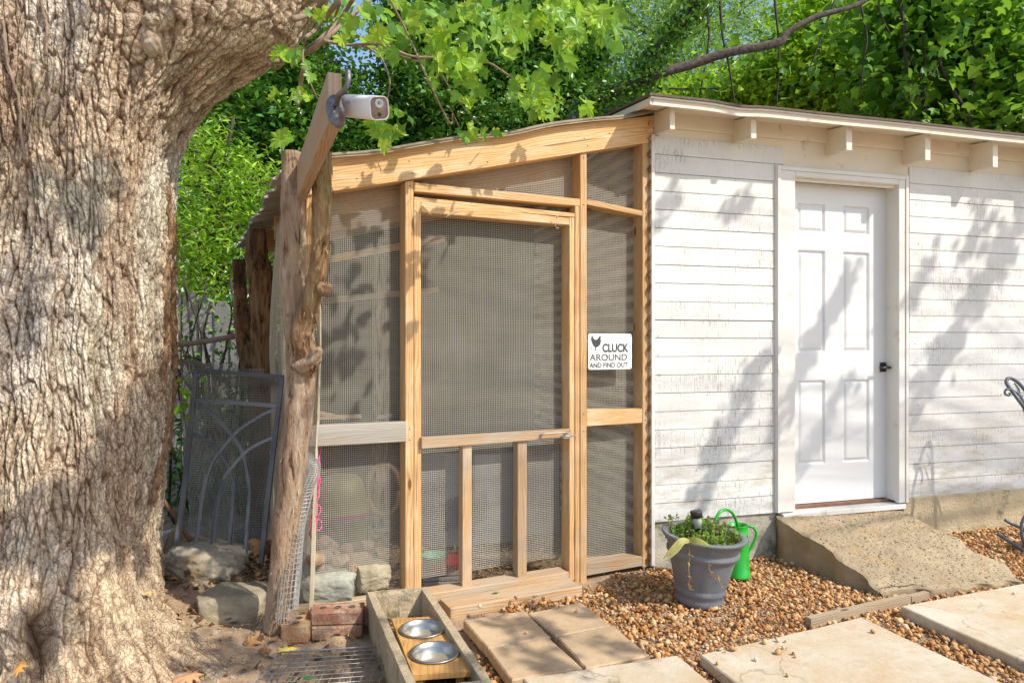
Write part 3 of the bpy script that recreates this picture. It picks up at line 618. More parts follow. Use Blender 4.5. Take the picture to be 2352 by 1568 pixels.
o = roll_wires().build('wire_roll', M['galv'], coop); o['kind'] = 'stuff'; o['label'] = 'bunched roll of wire mesh beside the front log post'
# eave beam (runs back over the two forked log posts)
bd = V(-.384, .99, 0).normalized(); b0 = V(-.495, 1.97, 0); bs = bd.cross(V(0, 0, 1)).normalized()*.019
p0 = b0-bs; zb, zt = 1.925, 2.058
bm = MB(); vs = []
Lb = 3.35; F0 = [b0-bs+V(0, 0, zb-.012), b0+bs+V(0, 0, zb-.012), b0+bs+V(0, 0, zt), b0-bs+V(0, 0, zt)]
# long grain: build from the side face
sd = [F0[0], F0[3], F0[3]+bd*Lb, F0[0]+bd*Lb]; bm.prism(sd, bs*2, .002); beam = bm.build('eave_beam', M['pine_w'], coop)
# logs
def log(name, pts, rads, matl, parent, seed, n=20, lump=.16, label=None, k=10):
    P = spline(pts, k); r = np.interp(np.linspace(0, len(pts)-1, len(P)), range(len(pts)), rads); m = MB(); m.tube(P, list(r), n)
    v = np.array(m.v); c = np.array([tuple(p) for p in P]); cc = np.repeat(c, n, 0); d = v-cc; L_ = np.repeat(np.arange(len(P)), n); th = np.tile(np.arange(n), len(P))/n*2*math.pi
    f = fbm(np.cos(th)*2+seed*3.3+5, L_*.22+np.sin(th)*2, 4, seed)-.5; f2 = fbm(np.cos(th)*6+9, L_*.12+np.sin(th)*6, 3, seed+3)-.5; rid = np.abs(vn(np.cos(th)*5+9, L_*.06+np.sin(th)*5, seed)-.5)
    v = cc+d*(1+f*lump*2.2+f2*.28-rid[:, None].ravel()*.15)[:, None] if False else cc+d*(1+(f*lump*2.2+f2*.28-rid*.15)[:, None])
    o = mo(name, v, m.f, M[matl], parent, True); 
    if label: o['label'] = label
    return o
zp = lambda x, y, Y: at(x, y, Y)
lp = log('log_post', [zp(671, 350, 3.02), zp(672, 480, 3.02), zp(674, 620, 3.04), zp(682, 740, 3.06), zp(693, 850, 3.06), zp(684, 960, 3.06), zp(670, 1080, 3.06), zp(660, 1200, 3.08), zp(645, 1330, 3.1), zp(630, 1450, 3.14)],
         [.042, .048, .052, .057, .068, .062, .058, .057, .052, .048], 'cedar_pale', coop, 3, 26, .12, 'forked cedar log post at the front corner', 16)
log('log_fork', [zp(740, 350, 2.86), zp(739, 450, 2.87), zp(735, 560, 2.90), zp(728, 640, 2.93), zp(706, 715, 2.97), zp(692, 770, 3.0), zp(702, 815, 3.02), zp(706, 860, 3.04)],
    [.037, .040, .037, .040, .042, .048, .052, .04], 'cedar', lp, 8, 24, .14, None, 16)
log('log_knot', [zp(700, 845, 3.02), zp(718, 822, 2.98), zp(733, 800, 2.95)], [.045, .034, .012], 'cedar_pale', lp, 5, 20, .5)
log('log_knot', [zp(735, 660, 2.92), zp(748, 668, 2.9), zp(757, 655, 2.88)], [.03, .024, .01], 'cedar', lp, 6, 12, .2)
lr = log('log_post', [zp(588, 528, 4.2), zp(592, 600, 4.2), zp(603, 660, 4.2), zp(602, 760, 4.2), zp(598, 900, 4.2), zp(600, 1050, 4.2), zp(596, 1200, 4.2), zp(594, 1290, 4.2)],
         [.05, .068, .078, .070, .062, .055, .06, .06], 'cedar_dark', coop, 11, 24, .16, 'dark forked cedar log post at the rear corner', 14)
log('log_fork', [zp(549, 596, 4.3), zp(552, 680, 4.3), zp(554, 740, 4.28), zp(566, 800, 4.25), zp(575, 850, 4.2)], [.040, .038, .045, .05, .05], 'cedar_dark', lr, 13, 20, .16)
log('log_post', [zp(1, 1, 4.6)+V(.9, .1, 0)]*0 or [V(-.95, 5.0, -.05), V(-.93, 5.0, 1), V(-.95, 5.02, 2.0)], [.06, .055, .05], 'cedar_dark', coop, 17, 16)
# shingled / corrugated roof sheet
rs0 = CP.sz(1510, 262, 0)[0]; rs1 = CP.sz(700, 365, 0)[0]-.06; zr0 = CP.sz(1505, 262, 0)[1]; zr1 = CP.sz(700, 367, 0)[1]; slope = (zr0-zr1)/(rs0-CP.sz(700, 367, 0)[0])
ns, no = 50, 300; S_, O_ = np.meshgrid(np.linspace(rs1, rs0, ns), np.linspace(.045, -2.1, no), indexing='ij')
def roofpt(S_, O_, dz_):
    q = c0+S_[..., None]*ce+O_[..., None]*cn; q[..., 2] = zr0+(S_-rs0)*slope+dz_+O_*.045-.015*np.clip((rs0-S_), 0, 2); return q
wob = .010*np.sin(S_*9)*(O_ > .0)+(vn(S_*4, O_*3, 3)-.5)*.02
top = roofpt(S_+(vn(O_*9, S_*0, 8)-.5)*.04*(S_ < rs1+.05), O_, .016+.012*np.sin(O_*2*math.pi/.076)+wob); bot = top.copy(); bot[..., 2] -= .010
vs = np.concatenate([top.reshape(-1, 3), bot.reshape(-1, 3)]); gf = grid_faces(ns, no); n0 = ns*no; fs = [tuple(x) for x in gf.tolist()]+[tuple(x[::-1]) for x in (gf+n0).tolist()]
for i in range(ns-1): fs += [(i*no, n0+i*no, n0+(i+1)*no, (i+1)*no), ((i+1)*no-1, (i+2)*no-1, n0+(i+2)*no-1, n0+(i+1)*no-1)]
for j in range(no-1): fs += [(j, j+1, n0+j+1, n0+j), ((ns-1)*no+j, n0+(ns-1)*no+j, n0+(ns-1)*no+j+1, (ns-1)*no+j+1)]
mo('roof_sheet', vs, fs, M['roofc'], coop, True)
# second, slipped row of roof shingles along the eave
for k in range(28):
    o_ = .03-k*.075; s_ = rs1+.02+random.uniform(-.02, .02); z_ = zr0+(s_-rs0)*slope-.04+o_*.045+random.uniform(-.006, .006)
    c_ = Vector(c0+s_*ce+o_*cn); c_.z = z_; MB().box(c_+V(0, 0, -.006), (.15, .07, .014), R(26)+random.uniform(-.06, .06), ry=-math.atan(slope)+random.uniform(-.05, .05), rx=random.uniform(-.15, .15), ch=.003).build('roof_shingle', M['grey_wood'], coop)
# inner rafters, purlin, back wall
member('inner_rafter', [(700, 506), (1312, 411), (1312, 350), (700, 430)], .038, -.13)
member('inner_rafter', [(700, 538), (1330, 456), (1330, 392), (700, 462)], .038, -.55)
for off, drop_, nm in ((-1.0, .0, 'inner_rafter'), (-1.5, .0, 'inner_rafter')):
    A = Vector(roofpt(np.array(rs1+.06), np.array(off), np.array(-.02))); B = Vector(roofpt(np.array(rs0-.02-abs(off)*.17), np.array(off), np.array(-.02)))
    MB().prism([A-V(0, 0, .14), B-V(0, 0, .14), B, A], -CP.n*.038, .002).build(nm, M['pine'], coop)
A = V(-1.2, 4.25, 1.72); B = V(.55, 5.2, 1.95)
board('roost_bar', at(740, 606, 3.9), at(1010, 556, 4.6), .09, .038, M['pine'], parent=coop)
board('roost_bar', at(720, 700, 4.6), at(1000, 672, 5.2), .09, .04, M['pine_w'], parent=coop)
# corrugated side (against the shed) and rear
def corr(nm, p, q, z0, z1, matl, amp=.013, per=.086, jag=0):
    p = np.array(p); q = np.array(q); n = 260; K = 30; T_, Z = np.meshgrid(np.linspace(0, 1, K), np.linspace(z0, z1, n), indexing='ij'); d = (q-p); nn = np.array([d[1], -d[0], 0])/np.hypot(d[0], d[1])
    w = amp*np.sin(Z*2*math.pi/per)+(vn(T_*3, Z*2, 6)-.5)*.012; v = p+T_[..., None]*d+w[..., None]*nn; v[..., 2] = Z
    return mo(nm, v.reshape(-1, 3), grid_faces(K, n), matl, coop, True)
Pc = SH.w(aL-.03, 0, SO+.012); Pb = SH.w(aL-.03, 0, -2.0)
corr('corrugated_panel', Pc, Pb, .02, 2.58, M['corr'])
Pq = V(-1.35, 5.0, 0); corr('corrugated_panel', Pb, Pq, .02, 2.5, M['corr_d'])
wp_ = [CP.pt(1503, 1290, .0), CP.pt(1503, 330, .0)]+[CP.pt(1493.5+2.6*math.sin(i*.9), 330+i*960/140, .0) for i in range(141)]
vs_ = []; 
MB().prism([CP.pt(1503, 1285, .004), CP.pt(1503, 335, .004), CP.pt(1497, 335, .004), CP.pt(1497, 1285, .004)], -CP.n*.02).build('edge_strip', M['white'], coop)
for i in range(21):
    y0_ = 338+i*45.2; MB().prism([CP.pt(1498, y0_+43, .006), CP.pt(1498, y0_+1, .006), CP.pt(1493.5, y0_+10, .006), CP.pt(1492.0, y0_+22, .006), CP.pt(1493.5, y0_+34, .006)], -CP.n*.006).build('metal_edge', M['white'], coop)
# peeling slivers of bark on the posts, nail heads
def slivers(o, n, seed):
    r = random.Random(seed); me = o.data; m = MB(); nv = len(me.vertices)
    for _ in range(n):
        v = me.vertices[r.randrange(nv)]; p = v.co+v.normal*.001; L_ = r.uniform(.012, .05); t = V(r.gauss(0, .12), r.gauss(0, .12), 1 if r.random() < .5 else -1).normalized(); s = t.cross(v.normal).normalized()*r.uniform(.0015, .0045); q = p+t*L_+v.normal*r.uniform(.002, .016); k = (p+q)/2+v.normal*.001
        b = len(m.v); m.add([p-s, p+s, k+s*.9, k-s*.9, q], [(0, 1, 2, 3), (3, 2, 4)])
    s_ = m.build('peeling_bark', me.materials[0], o if o.parent is coop else o.parent); s_['kind'] = 'stuff'
for o in [c for c in coop.children_recursive if c.name.split('.')[0] in ('log_post', 'log_fork')]: slivers(o, 260, len(o.name))
nl = [(1341, 362), (1341, 470), (1341, 950), (1341, 990), (941, 427), (941, 985), (941, 1010), (1483, 478), (1483, 490), (1483, 948), (1483, 965), (1483, 1285), (1400, 306), (1342, 318), (1350, 335), (940, 370), (948, 398), (820, 410), (1120, 372), (1230, 300), (1484, 300), (1486, 318), (1098, 992), (1072, 1030), (1200, 1024)]
for x, y in nl:
    off = .0135 if y < 420 and not (x in (1341, 941)) else (.027 if x in (1098,) else .0015); c_ = CP.pt(x, y, off); MB().lathe([(.0003, .0012), (.0028, .0008), (.0032, -.001)], c_, 8, CP.n.to_track_quat('Z', 'Y').to_matrix()).build('nail', M['black'], coop)
# ---- coop hardware
hk = MB(); p = CP.pt(1279, 500, .03); hk.tube([p+V(0, 0, .012), p], .004, 8); hk.tube([p, p-V(0, 0, .03), p-V(.008, 0, .04), p-V(.004, 0, .055), p-V(-.012, 0, .056)], .0016, 6); hk.build('hook', M['galv'], cd, True)
h = MB(); A = CP.pt(1243, 1001, .028); B = CP.pt(1298, 997, .028); h.tube(spline([A, A+CP.n*.022+V(0, 0, .012), (A+B)/2+CP.n*.026+V(0, 0, .015), B+CP.n*.022+V(0, 0, .012), B], 5), .0038, 8); h.box(A, (.014, .006, .02), R(26)); h.box(B, (.014, .006, .02), R(26)); h.build('pull_handle', M['galv'], cd, True)
h = MB(); h.box(CP.pt(1303, 1003, .03), (.05, .006, .014), R(26)); h.tube([CP.pt(1288, 1003, .034), CP.pt(1322, 999, .034)], .004, 8); h.build('bolt', M['galv'], cd, True)
# ================================================================ the big oak-like trunk
XA, YA = -2.05, 3.25; D0 = math.hypot(XA, YA); PSI = math.atan2(XA, YA)
ty = [-200, 0, 10, 80, 130, 170, 230, 300, 340, 400, 700, 900, 1000, 1090, 1150, 1220, 1280, 1320]
tx = [900, 757, 750, 700, 632, 566, 500, 443, 421, 412, 413, 408, 397, 382, 374, 362, 350, 350]
tz = EYE+(CY-np.array(ty))/FPX*3.2; tr_ = D0*np.sin(np.arctan((np.array(tx)-CX)/FPX)-PSI)
def Rt(th, z):
    e = np.interp(z, tz[::-1], tr_[::-1]); base = .47+.02*np.sin(z*2.1)
    ex = e-base; w = .62-.1*np.clip(z-2.2, 0, 1); lobe = np.where(ex > 0, np.exp(-((th-.0)/w)**2), np.exp(-((th-.1)/1.2)**2))
    r = base+ex*lobe
    r = r+.50*np.exp(-np.maximum(z, 0)/.27)*np.exp(-((th+.85)/.55)**2)+.07*np.exp(-np.maximum(z, 0)/.25)+.36*np.exp(-np.maximum(z, 0)/.11)*np.exp(-((th+.42)/.30)**2)+.13*np.exp(-((z-.30)/.17)**2)*np.exp(-((th+1.25)/.42)**2)
    r = r+.22*np.exp(-np.maximum(z, 0)/.35)*np.exp(-((th+1.75)/.5)**2)
    big = (fbm(th*1.6+9, z*1.1, 3, 31)-.5)*.10+(fbm(th*5+9, z*.9+th*.4, 3, 41)-.5)*.055
    return r+big
th = np.concatenate([np.linspace(-2.45, .85, 560), np.linspace(.95, 2*math.pi-2.45, 36)]); zz = np.concatenate([np.arange(-.12, 3.12, .0052), np.linspace(3.15, 4.2, 20)])
TH, ZZ = np.meshgrid(th, zz, indexing='ij'); RR = Rt(TH, ZZ)
BX = np.stack([XA+RR*np.cos(TH), YA+RR*np.sin(TH), ZZ], -1)
dT = np.gradient(BX, axis=0); dZ = np.gradient(BX, axis=1); NN = np.cross(dT, dZ); NN /= np.linalg.norm(NN, axis=-1, keepdims=True)
# flow coordinates: b runs along the stem (longer where the limb leans out)
sB = np.cumsum(np.linalg.norm(np.diff(BX, axis=1, prepend=BX[:, :1]), axis=-1), axis=1); sB = ZZ*.6+sB*.4
aA = TH*.50
wx = (fbm(aA*5+7, sB*2.2, 3, 51)-.5)*.10; wy = (fbm(aA*4, sB*4, 3, 61)-.5)*.10
u = aA+wx+.25*(RR-.47)*0; v = sB+wy
F1, F2, ID = voro(u/.026, v/.15, 3, 1.0); c1 = np.clip((F2-F1-.03)/.20, 0, 1); c1 = c1*c1*(3-2*c1)
G1, G2, ID2 = voro(u/.028+3+wy*9, v/.055+u*9, 5, 1.0); c2_ = np.clip((G2-G1)/.16, 0, 1)
fur = np.abs(fbm(u/.075, v/.55, 3, 71)-.5)*2; fur = np.clip(fur/.22, 0, 1)
root = np.clip(1-(ZZ-.05)/.55, 0, 1)*np.exp(-((TH+1.1)/1.3)**2)
H = .012*(c1-1)*(1-.65*root)+.005*(c2_-1)*(1-.3*root)+.015*(fur-1)+.007*(ID-.5)+.006*(ID2-.5)+(fbm(u/.008, v/.014, 3, 81)-.5)*.013
def _hit0(px, py):
    r = ray(px, py); t = 1.6
    while t < 6:
        x, y, z = r.x*t, r.y*t, EYE+r.z*t; d = math.hypot(x-XA, y-YA)
        if d < float(Rt(np.array(math.atan2(y-YA, x-XA)), np.array(z))): break
        t += .01
    return math.atan2(y-YA, x-XA), z
th0, z0h = _hit0(92, 1462)
wr = np.abs(fbm(TH*6+ZZ*2, ZZ*5-TH*2, 4, 91)-.5)*2
H += root*(.05*(np.clip(wr/.25, 0, 1)-1)+(fbm(TH*9, ZZ*16, 4, 95)-.5)*.05)
# dark hollow at the foot of the trunk
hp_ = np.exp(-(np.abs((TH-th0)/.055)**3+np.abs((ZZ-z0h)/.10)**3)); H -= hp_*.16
PT = BX+NN*H[..., None]
plate = np.array([.76, .67, .54]); warm = np.array([.68, .54, .38]); crack = np.array([.13, .06, .028]); brown = np.array([.44, .28, .16]); lich = np.array([.64, .64, .50]); dust = np.array([.62, .45, .27])
q = np.clip(c1*.45+c2_*.35+fur*.3-.10+(fbm(u/.012, v/.02, 2, 3)-.5)*.3, 0, 1)[..., None]
m1 = np.clip((fbm(aA*3, sB*1.4, 4, 101)-.42)*5, 0, 1)[..., None]; m2 = np.clip((fbm(aA*5, sB*2.5, 4, 111)-.55)*7, 0, 1)[..., None]
C = plate*(1-m1)+warm*m1; C = C*(1-m2*.6)+lich*m2*.6; C = C*(.80+.4*ID2[..., None])
m3 = np.clip((fbm(aA*7, sB*1.1, 4, 121)-.56)*8, 0, 1)[..., None]; C = C*(1-m3*.5)+brown*m3*.5
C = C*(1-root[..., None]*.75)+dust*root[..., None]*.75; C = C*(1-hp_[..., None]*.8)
green = (np.exp(-((TH+.78)/.05)**2)*np.clip(1.7-ZZ, 0, 1)*np.clip(ZZ-.2, 0, 1)*np.clip((fbm(aA*20, sB*6, 3, 5)-.4)*5, 0, 1))[..., None]; C = C*(1-green*.5)+np.array([.30, .40, .18])*green*.5
C = crack*(1-q)+C*q
nT, nZ = TH.shape; fcs = grid_faces(nT, nZ)
wrap = np.stack([np.arange(nZ-1)+(nT-1)*nZ, np.arange(nZ-1)+1+(nT-1)*nZ, np.arange(nZ-1)+1, np.arange(nZ-1)], 1); fcs = np.concatenate([fcs, wrap])[:, ::-1]
m_, nt_, b_ = _new('trunk_bark'); a_ = N(nt_, 'ShaderNodeVertexColor', layer_name='Col'); tcn = N(nt_, 'ShaderNodeTexCoord')
nz_n = N(nt_, 'ShaderNodeTexNoise'); nz_n.inputs['Scale'].default_value = 14; nz_n.inputs['Detail'].default_value = 4; L(nt_, tcn.outputs['Object'], nz_n.inputs['Vector'])
ad_ = N(nt_, 'ShaderNodeVectorMath', operation='MULTIPLY_ADD'); L(nt_, nz_n.outputs['Color'], ad_.inputs[0]); ad_.inputs[1].default_value = (.11, .11, .16); L(nt_, tcn.outputs['Object'], ad_.inputs[2])
mp_ = N(nt_, 'ShaderNodeMapping'); mp_.inputs['Scale'].default_value = (50, 50, 17); L(nt_, ad_.outputs[0], mp_.inputs[0])
vo_ = N(nt_, 'ShaderNodeTexVoronoi'); vo_.feature = 'DISTANCE_TO_EDGE'; vo_.inputs['Scale'].default_value = 1; L(nt_, mp_.outputs[0], vo_.inputs['Vector'])
ck_ = ramp(nt_, vo_.outputs['Distance'], [(.0, (0, 0, 0)), (.11, (1, 1, 1))]); fn_ = noise(nt_, coords(nt_), 160, 5, .75)
cc_ = mixc(nt_, mathn(nt_, 'MULTIPLY', mathn(nt_, 'SUBTRACT', 1, ck_), .42), a_.outputs[0], (.10, .05, .025)); cc_ = mixc(nt_, mathn(nt_, 'MULTIPLY', ramp(nt_, fn_, [(.5, (0, 0, 0)), (.75, (1, 1, 1))]), .5), cc_, (.14, .08, .045))
L(nt_, cc_, b_.inputs['Base Color']); b_.inputs['Roughness'].default_value = .92; b_.inputs['Specular IOR Level'].default_value = .12
bump(nt_, b_, mathn(nt_, 'ADD', ck_, fn_), .8, .006); M['bark_big'] = m_
oak = thing('old_tree', (XA, YA, 0), 'massive old tree with deeply furrowed pale bark filling the left side', 'tree')
mo('trunk', PT.reshape(-1, 3), fcs, M['bark_big'], oak, True, None, C.reshape(-1, 3))
def trunk_hit(px, py):
    r = ray(px, py); t = 1.6
    while t < 6:
        x, y, z = r.x*t, r.y*t, EYE+r.z*t; d = math.hypot(x-XA, y-YA)
        if d < float(Rt(np.array(math.atan2(y-YA, x-XA)), np.array(z))): break
        t += .01
    return V(x, y, z)
# knot, burls, vines on the bark
def blob(name, c, r, matl, parent, seed, sc=(1, 1, 1), amp=.2, n=28, fr=3, rot=0):
    a, b = np.meshgrid(np.linspace(0, math.pi, n), np.linspace(0, 2*math.pi, 2*n, endpoint=False), indexing='ij')
    d = np.stack([np.sin(a)*np.cos(b), np.sin(a)*np.sin(b), np.cos(a)], -1); f = fbm(d[..., 0]*fr+seed*7.7+20, d[..., 1]*fr+d[..., 2]*fr*1.3+20, 4, seed)-.5
    p = d*(r*(1+f*amp*2))[..., None]*np.array(sc)
    cr, sr = math.cos(rot), math.sin(rot); p = np.stack([p[..., 0]*cr-p[..., 1]*sr, p[..., 0]*sr+p[..., 1]*cr, p[..., 2]], -1)+np.array(c)
    i, j = np.meshgrid(np.arange(n-1), np.arange(2*n), indexing='ij'); j2 = (j+1) % (2*n); w = 2*n
    f_ = np.stack([i*w+j, (i+1)*w+j, (i+1)*w+j2, i*w+j2], -1).reshape(-1, 4)
    return mo(name, p.reshape(-1, 3), f_, matl, parent, True)
M['burl'] = mk('burl_bark', (.42, .22, .12), (.26, .12, .06), 30, .95, 1, 70)
M['knot'] = mk('knot_bark', (.46, .40, .30), (.30, .20, .12), 14, .9, .9, 60)
kc = trunk_hit(351, 92); blob('knot', kc+V(-.005, .022, 0), .048, M['knot'], oak, 3, (1, 1, 1.25), .25)
blob('knot', trunk_hit(348, 45)+V(0, .03, 0), .04, M['knot'], oak, 4, (1.4, 1, .7), .3)
def vine(pts, r, matl, name='vine', lift=.012, hairs=0, seed=1):
    P = spline([trunk_hit(x, y)+V(.2, -1, 0).normalized()*lift for x, y in pts], 8); m = MB(); rr = random.Random(seed)
    P = [p+V(rr.uniform(-1, 1), rr.uniform(-1, 1), 0)*r*.5 for p in P]; m.tube(P, [r*rr.uniform(.8, 1.25) for _ in P], 7)
    for k in range(hairs):
        p = rr.choice(P); d = V(rr.uniform(-1, 1), rr.uniform(-1, 0), rr.uniform(-1, 1))*.035; q0 = p+V(rr.uniform(-1, 1), 0, rr.uniform(-1, 1))*.02
        m.tube([q0, q0+d*.5+V(0, 0, .006), q0+d+V(rr.uniform(-1, 1), 0, rr.uniform(-1, 1))*.01], .0011, 3, cap=False)
    return m.build(name, matl, oak, True)
M['hair'] = mk('root_hair', (.36, .23, .12), (.24, .13, .06), 30, .9, .5, 100)
vine([(385, 430), (390, 540), (378, 640), (384, 760), (372, 860), (380, 960), (366, 1060), (352, 1150)], .016, M['hair'], 'hairy_vine', .0, 900, 3)
vine([(400, 520), (396, 640), (402, 800), (396, 930), (385, 1040)], .014, M['hair'], 'hairy_vine', .0, 600, 9)
vine([(8, 50), (22, 150), (45, 230), (52, 310), (60, 370)], .006, M['twig'], 'vine', .01, 20, 5)
vine([(95, 0), (110, 60), (108, 130)], .007, M['twig'], 'vine', .01, 20, 7)
vine([(408, 0), (412, 30), (424, 50)], .015, M['twig'], 'broken_stub', .02, 0, 8)
vine([(232, 1160), (262, 1220), (288, 1250), (298, 1215)], .012, M['knot'], 'vine', .004, 0, 12)
# ================================================================ leaves
MAPLE = [(0, -.30), (.02, -.10), (.20, -.20), (.36, -.12), (.46, -.02), (.40, .08), (.56, .30), (.40, .34), (.26, .36), (.24, .56), (.10, .62), (.0, .84), (-.12, .60), (-.26, .54), (-.25, .34), (-.42, .36), (-.54, .26), (-.42, .08), (-.48, -.04), (-.34, -.14), (-.18, -.20), (-.02, -.10)]
OAKL = [(0, -.45), (.07, -.2), (.28, -.22), (.12, -.02), (.42, .1), (.14, .2), (.32, .46), (.09, .42), (.0, .7), (-.09, .42), (-.32, .46), (-.14, .2), (-.42, .1), (-.12, -.02), (-.28, -.22), (-.07, -.2)]
def leaf_mesh(shape, size, matl, c, seed, curl=.25, name='leaf'):
    rr = random.Random(seed); vs = [(0, .15, 0)]+[(x, y, -curl*(x*x)+rr.uniform(-.05, .05)-curl*.6*max(y, 0)**2) for x, y in shape]; n = len(shape)
    vs = np.array(vs)*size; f = [(0, 1+i, 1+(i+1) % n) for i in range(n)]
    cc = np.array([c]*len(vs))*np.array([[1.15]*3]+[[rr.uniform(.8, 1.1)]*3 for _ in shape])
    o = mo(name, vs, f, matl, None, False, None, cc); me = o.data; bpy.data.objects.remove(o); return me
def leaf_cloud(name, P, size, cols, matl, parent=None, shape='q', up=.5, seed=1, droop=0):
    """many small leaves, each with its own faces"""
    r = np.random.default_rng(seed); n = len(P); nr = r.normal(size=(n, 3)); nr[:, 2] = np.abs(nr[:, 2])+up; nr /= np.linalg.norm(nr, axis=1, keepdims=True)
    t = r.normal(size=(n, 3)); t[:, 2] -= droop; t -= nr*(t*nr).sum(1, keepdims=True); t /= np.linalg.norm(t, axis=1, keepdims=True); b = np.cross(nr, t)
    if shape == 'q': tp = np.array([(0, -.5, 0), (.30, .0, .10), (0, .55, -.04), (-.30, .0, .10)]); fs = np.array([[0, 1, 2], [0, 2, 3]])
    elif shape == 'n': tp = np.array([(0, -.5, 0), (.13, .0, .04), (0, .6, -.08), (-.13, .0, .04)]); fs = np.array([[0, 1, 2], [0, 2, 3]])
    else: tp = np.array([(0, -.35, 0), (.32, -.05, .08), (.5, .3, .0), (.16, .35, .03), (0, .75, -.1), (-.16, .35, .03), (-.5, .3, .0), (-.32, -.05, .08)]); fs = np.array([[0, 1, 2], [0, 2, 3], [0, 3, 4], [0, 4, 5], [0, 5, 6], [0, 6, 7]])
    sz = (size*r.uniform(.6, 1.25, n))[:, None, None]; k = len(tp)
    W = P[:, None, :]+sz*(tp[None, :, 0:1]*b[:, None, :]+tp[None, :, 1:2]*t[:, None, :]+tp[None, :, 2:3]*nr[:, None, :])
    F = (fs[None]+(np.arange(n)*k)[:, None, None]).reshape(-1, 3); C_ = np.repeat(cols, k, 0)
    return mo(name, W.reshape(-1, 3), F, matl, parent, False, None, C_)
def clumps(n, cen, rad, seed, k=26, cs=.22):
    """points gathered in clumps through an ellipsoid"""
    r = np.random.default_rng(seed); m = max(1, n//k); d = r.normal(size=(m, 3)); d /= np.linalg.norm(d, axis=1, keepdims=True)
    c = np.array(cen)+d*(r.uniform(.05, 1, (m, 1))**.45)*np.array(rad); o = r.normal(size=(m, k, 3))*cs*np.array([1, 1, .6])*r.uniform(.5, 1.4, (m, 1, 1)); return (c[:, None]+o).reshape(-1, 3), np.repeat(np.arange(m), k)
def pal(n, ids, cols, seed):
    r = np.random.default_rng(seed); c = np.array(cols); m = ids.max()+1; f = np.clip(r.beta(1.3, 1.3, m)[ids]*.7+r.uniform(0, 1, n)*.4, 0, .999)*(len(c)-1); i = f.astype(int); f = (f-i)[:, None]
    return (c[i]*(1-f)+c[np.minimum(i+1, len(c)-1)]*f)*r.uniform(.75, 1.2, (n, 1))
DARK = [(.012, .055, .014), (.035, .13, .018), (.09, .25, .025), (.24, .44, .04)]
MID = [(.03, .11, .012), (.08, .24, .02), (.16, .38, .03), (.28, .50, .04)]
BRI = [(.035, .13, .010), (.17, .38, .015), (.38, .60, .02), (.62, .76, .05)]
PALE = [(.07, .19, .04), (.16, .34, .07), (.30, .48, .12), (.46, .60, .18)]
def tree(name, label, group, trunk, ells, size, palt, matl='leaf', shape='q', seed=1, rt=.12, k=26, cs=.2, dens=1.0, bark='bark'):
    """trunk: list of points; ells: (px, py, Y, rx, ry, rz, n)"""
    t = thing(name, trunk[0], label, 'tree', group); m = MB(); P = spline(trunk, 6); m.tube(P, [rt*(1-.6*i/len(P)) for i in range(len(P))], 9, nz=.12, seed=seed)
    m.build('trunk', M[bark], t, True); PS = []; IDS = []; b = 0; lm = MB(); rr = random.Random(seed)
    for i, (x, y, Y, rx, ry, rz, n) in enumerate(ells):
        c = at(x, y, Y); p, ids = clumps(int(n*dens), c, (rx, ry, rz), seed*50+i, k, cs); PS.append(p); IDS.append(ids+b); b += ids.max()+1
        s_ = min(P, key=lambda q: (q-c).length+abs(q.z-c.z+.6)); lm.tube(spline([s_, (s_+c)/2+V(0, 0, .12), c], 4), [rt*.5]*3+[rt*.35]*3+[rt*.2]*3, 6)
        for _ in range(7):
            e = c+V(rr.uniform(-1, 1)*rx, rr.uniform(-1, 1)*ry, rr.uniform(-1, 1)*rz)*.8; lm.tube([s_.lerp(c, rr.uniform(.4, 1)), (c+e)/2+V(0, 0, .05), e], [.02, .014, .006], 4, cap=False)
    lm.build('limb', M[bark], t, True); P_ = np.concatenate(PS); I = np.concatenate(IDS)
    leaf_cloud('crown', P_, size, pal(len(P_), I, palt, seed+3), M[matl], t, shape, .5, seed); return t
G_ = 'trees behind the coop and the shed'
tree('evergreen_tree', 'dense dark green ivy-covered tree right of the big trunk behind the coop roof', G_, [V(-3.0, 8.6, 0), V(-2.9, 8.6, 2), V(-2.6, 8.6, 4), V(-2.4, 8.6, 6)],
     [(560, 330, 8.4, .8, .8, .8, 9000), (640, 230, 8.5, .8, .8, .8, 9000), (720, 160, 8.6, .7, .8, .7, 7000), (700, 300, 8.6, .8, .7, .8, 9000), (750, 330, 8.7, .45, .6, .4, 4500), (600, 140, 8.8, .8, .7, .7, 6000), (500, 420, 8.6, .6, .6, .7, 5000), (760, 400, 8.9, .8, .6, .5, 4500)], .085, DARK, 'leaf_ivy', 'q', 2, .2, 70, .15, dens=.8)
tree('ivy_tree', 'dark ivy-smothered tree column rising behind the middle of the coop roof', G_, [V(-1.2, 9.2, 0), V(-1.2, 9.2, 3), V(-1.1, 9.2, 5), V(-.9, 9.2, 7)],
     [(980, 260, 9.0, .7, .7, .6, 8500), (960, 130, 9.1, .5, .6, .7, 6500), (1000, 30, 9.2, .8, .7, .6, 7000), (1060, 290, 9.0, .7, .6, .5, 7000), (880, 330, 9.0, .7, .6, .5, 5000), (1080, 140, 9.4, .7, .7, .8, 8000)], .085, DARK, 'leaf_ivy', 'q', 3, .2, 70, .15, dens=.8)
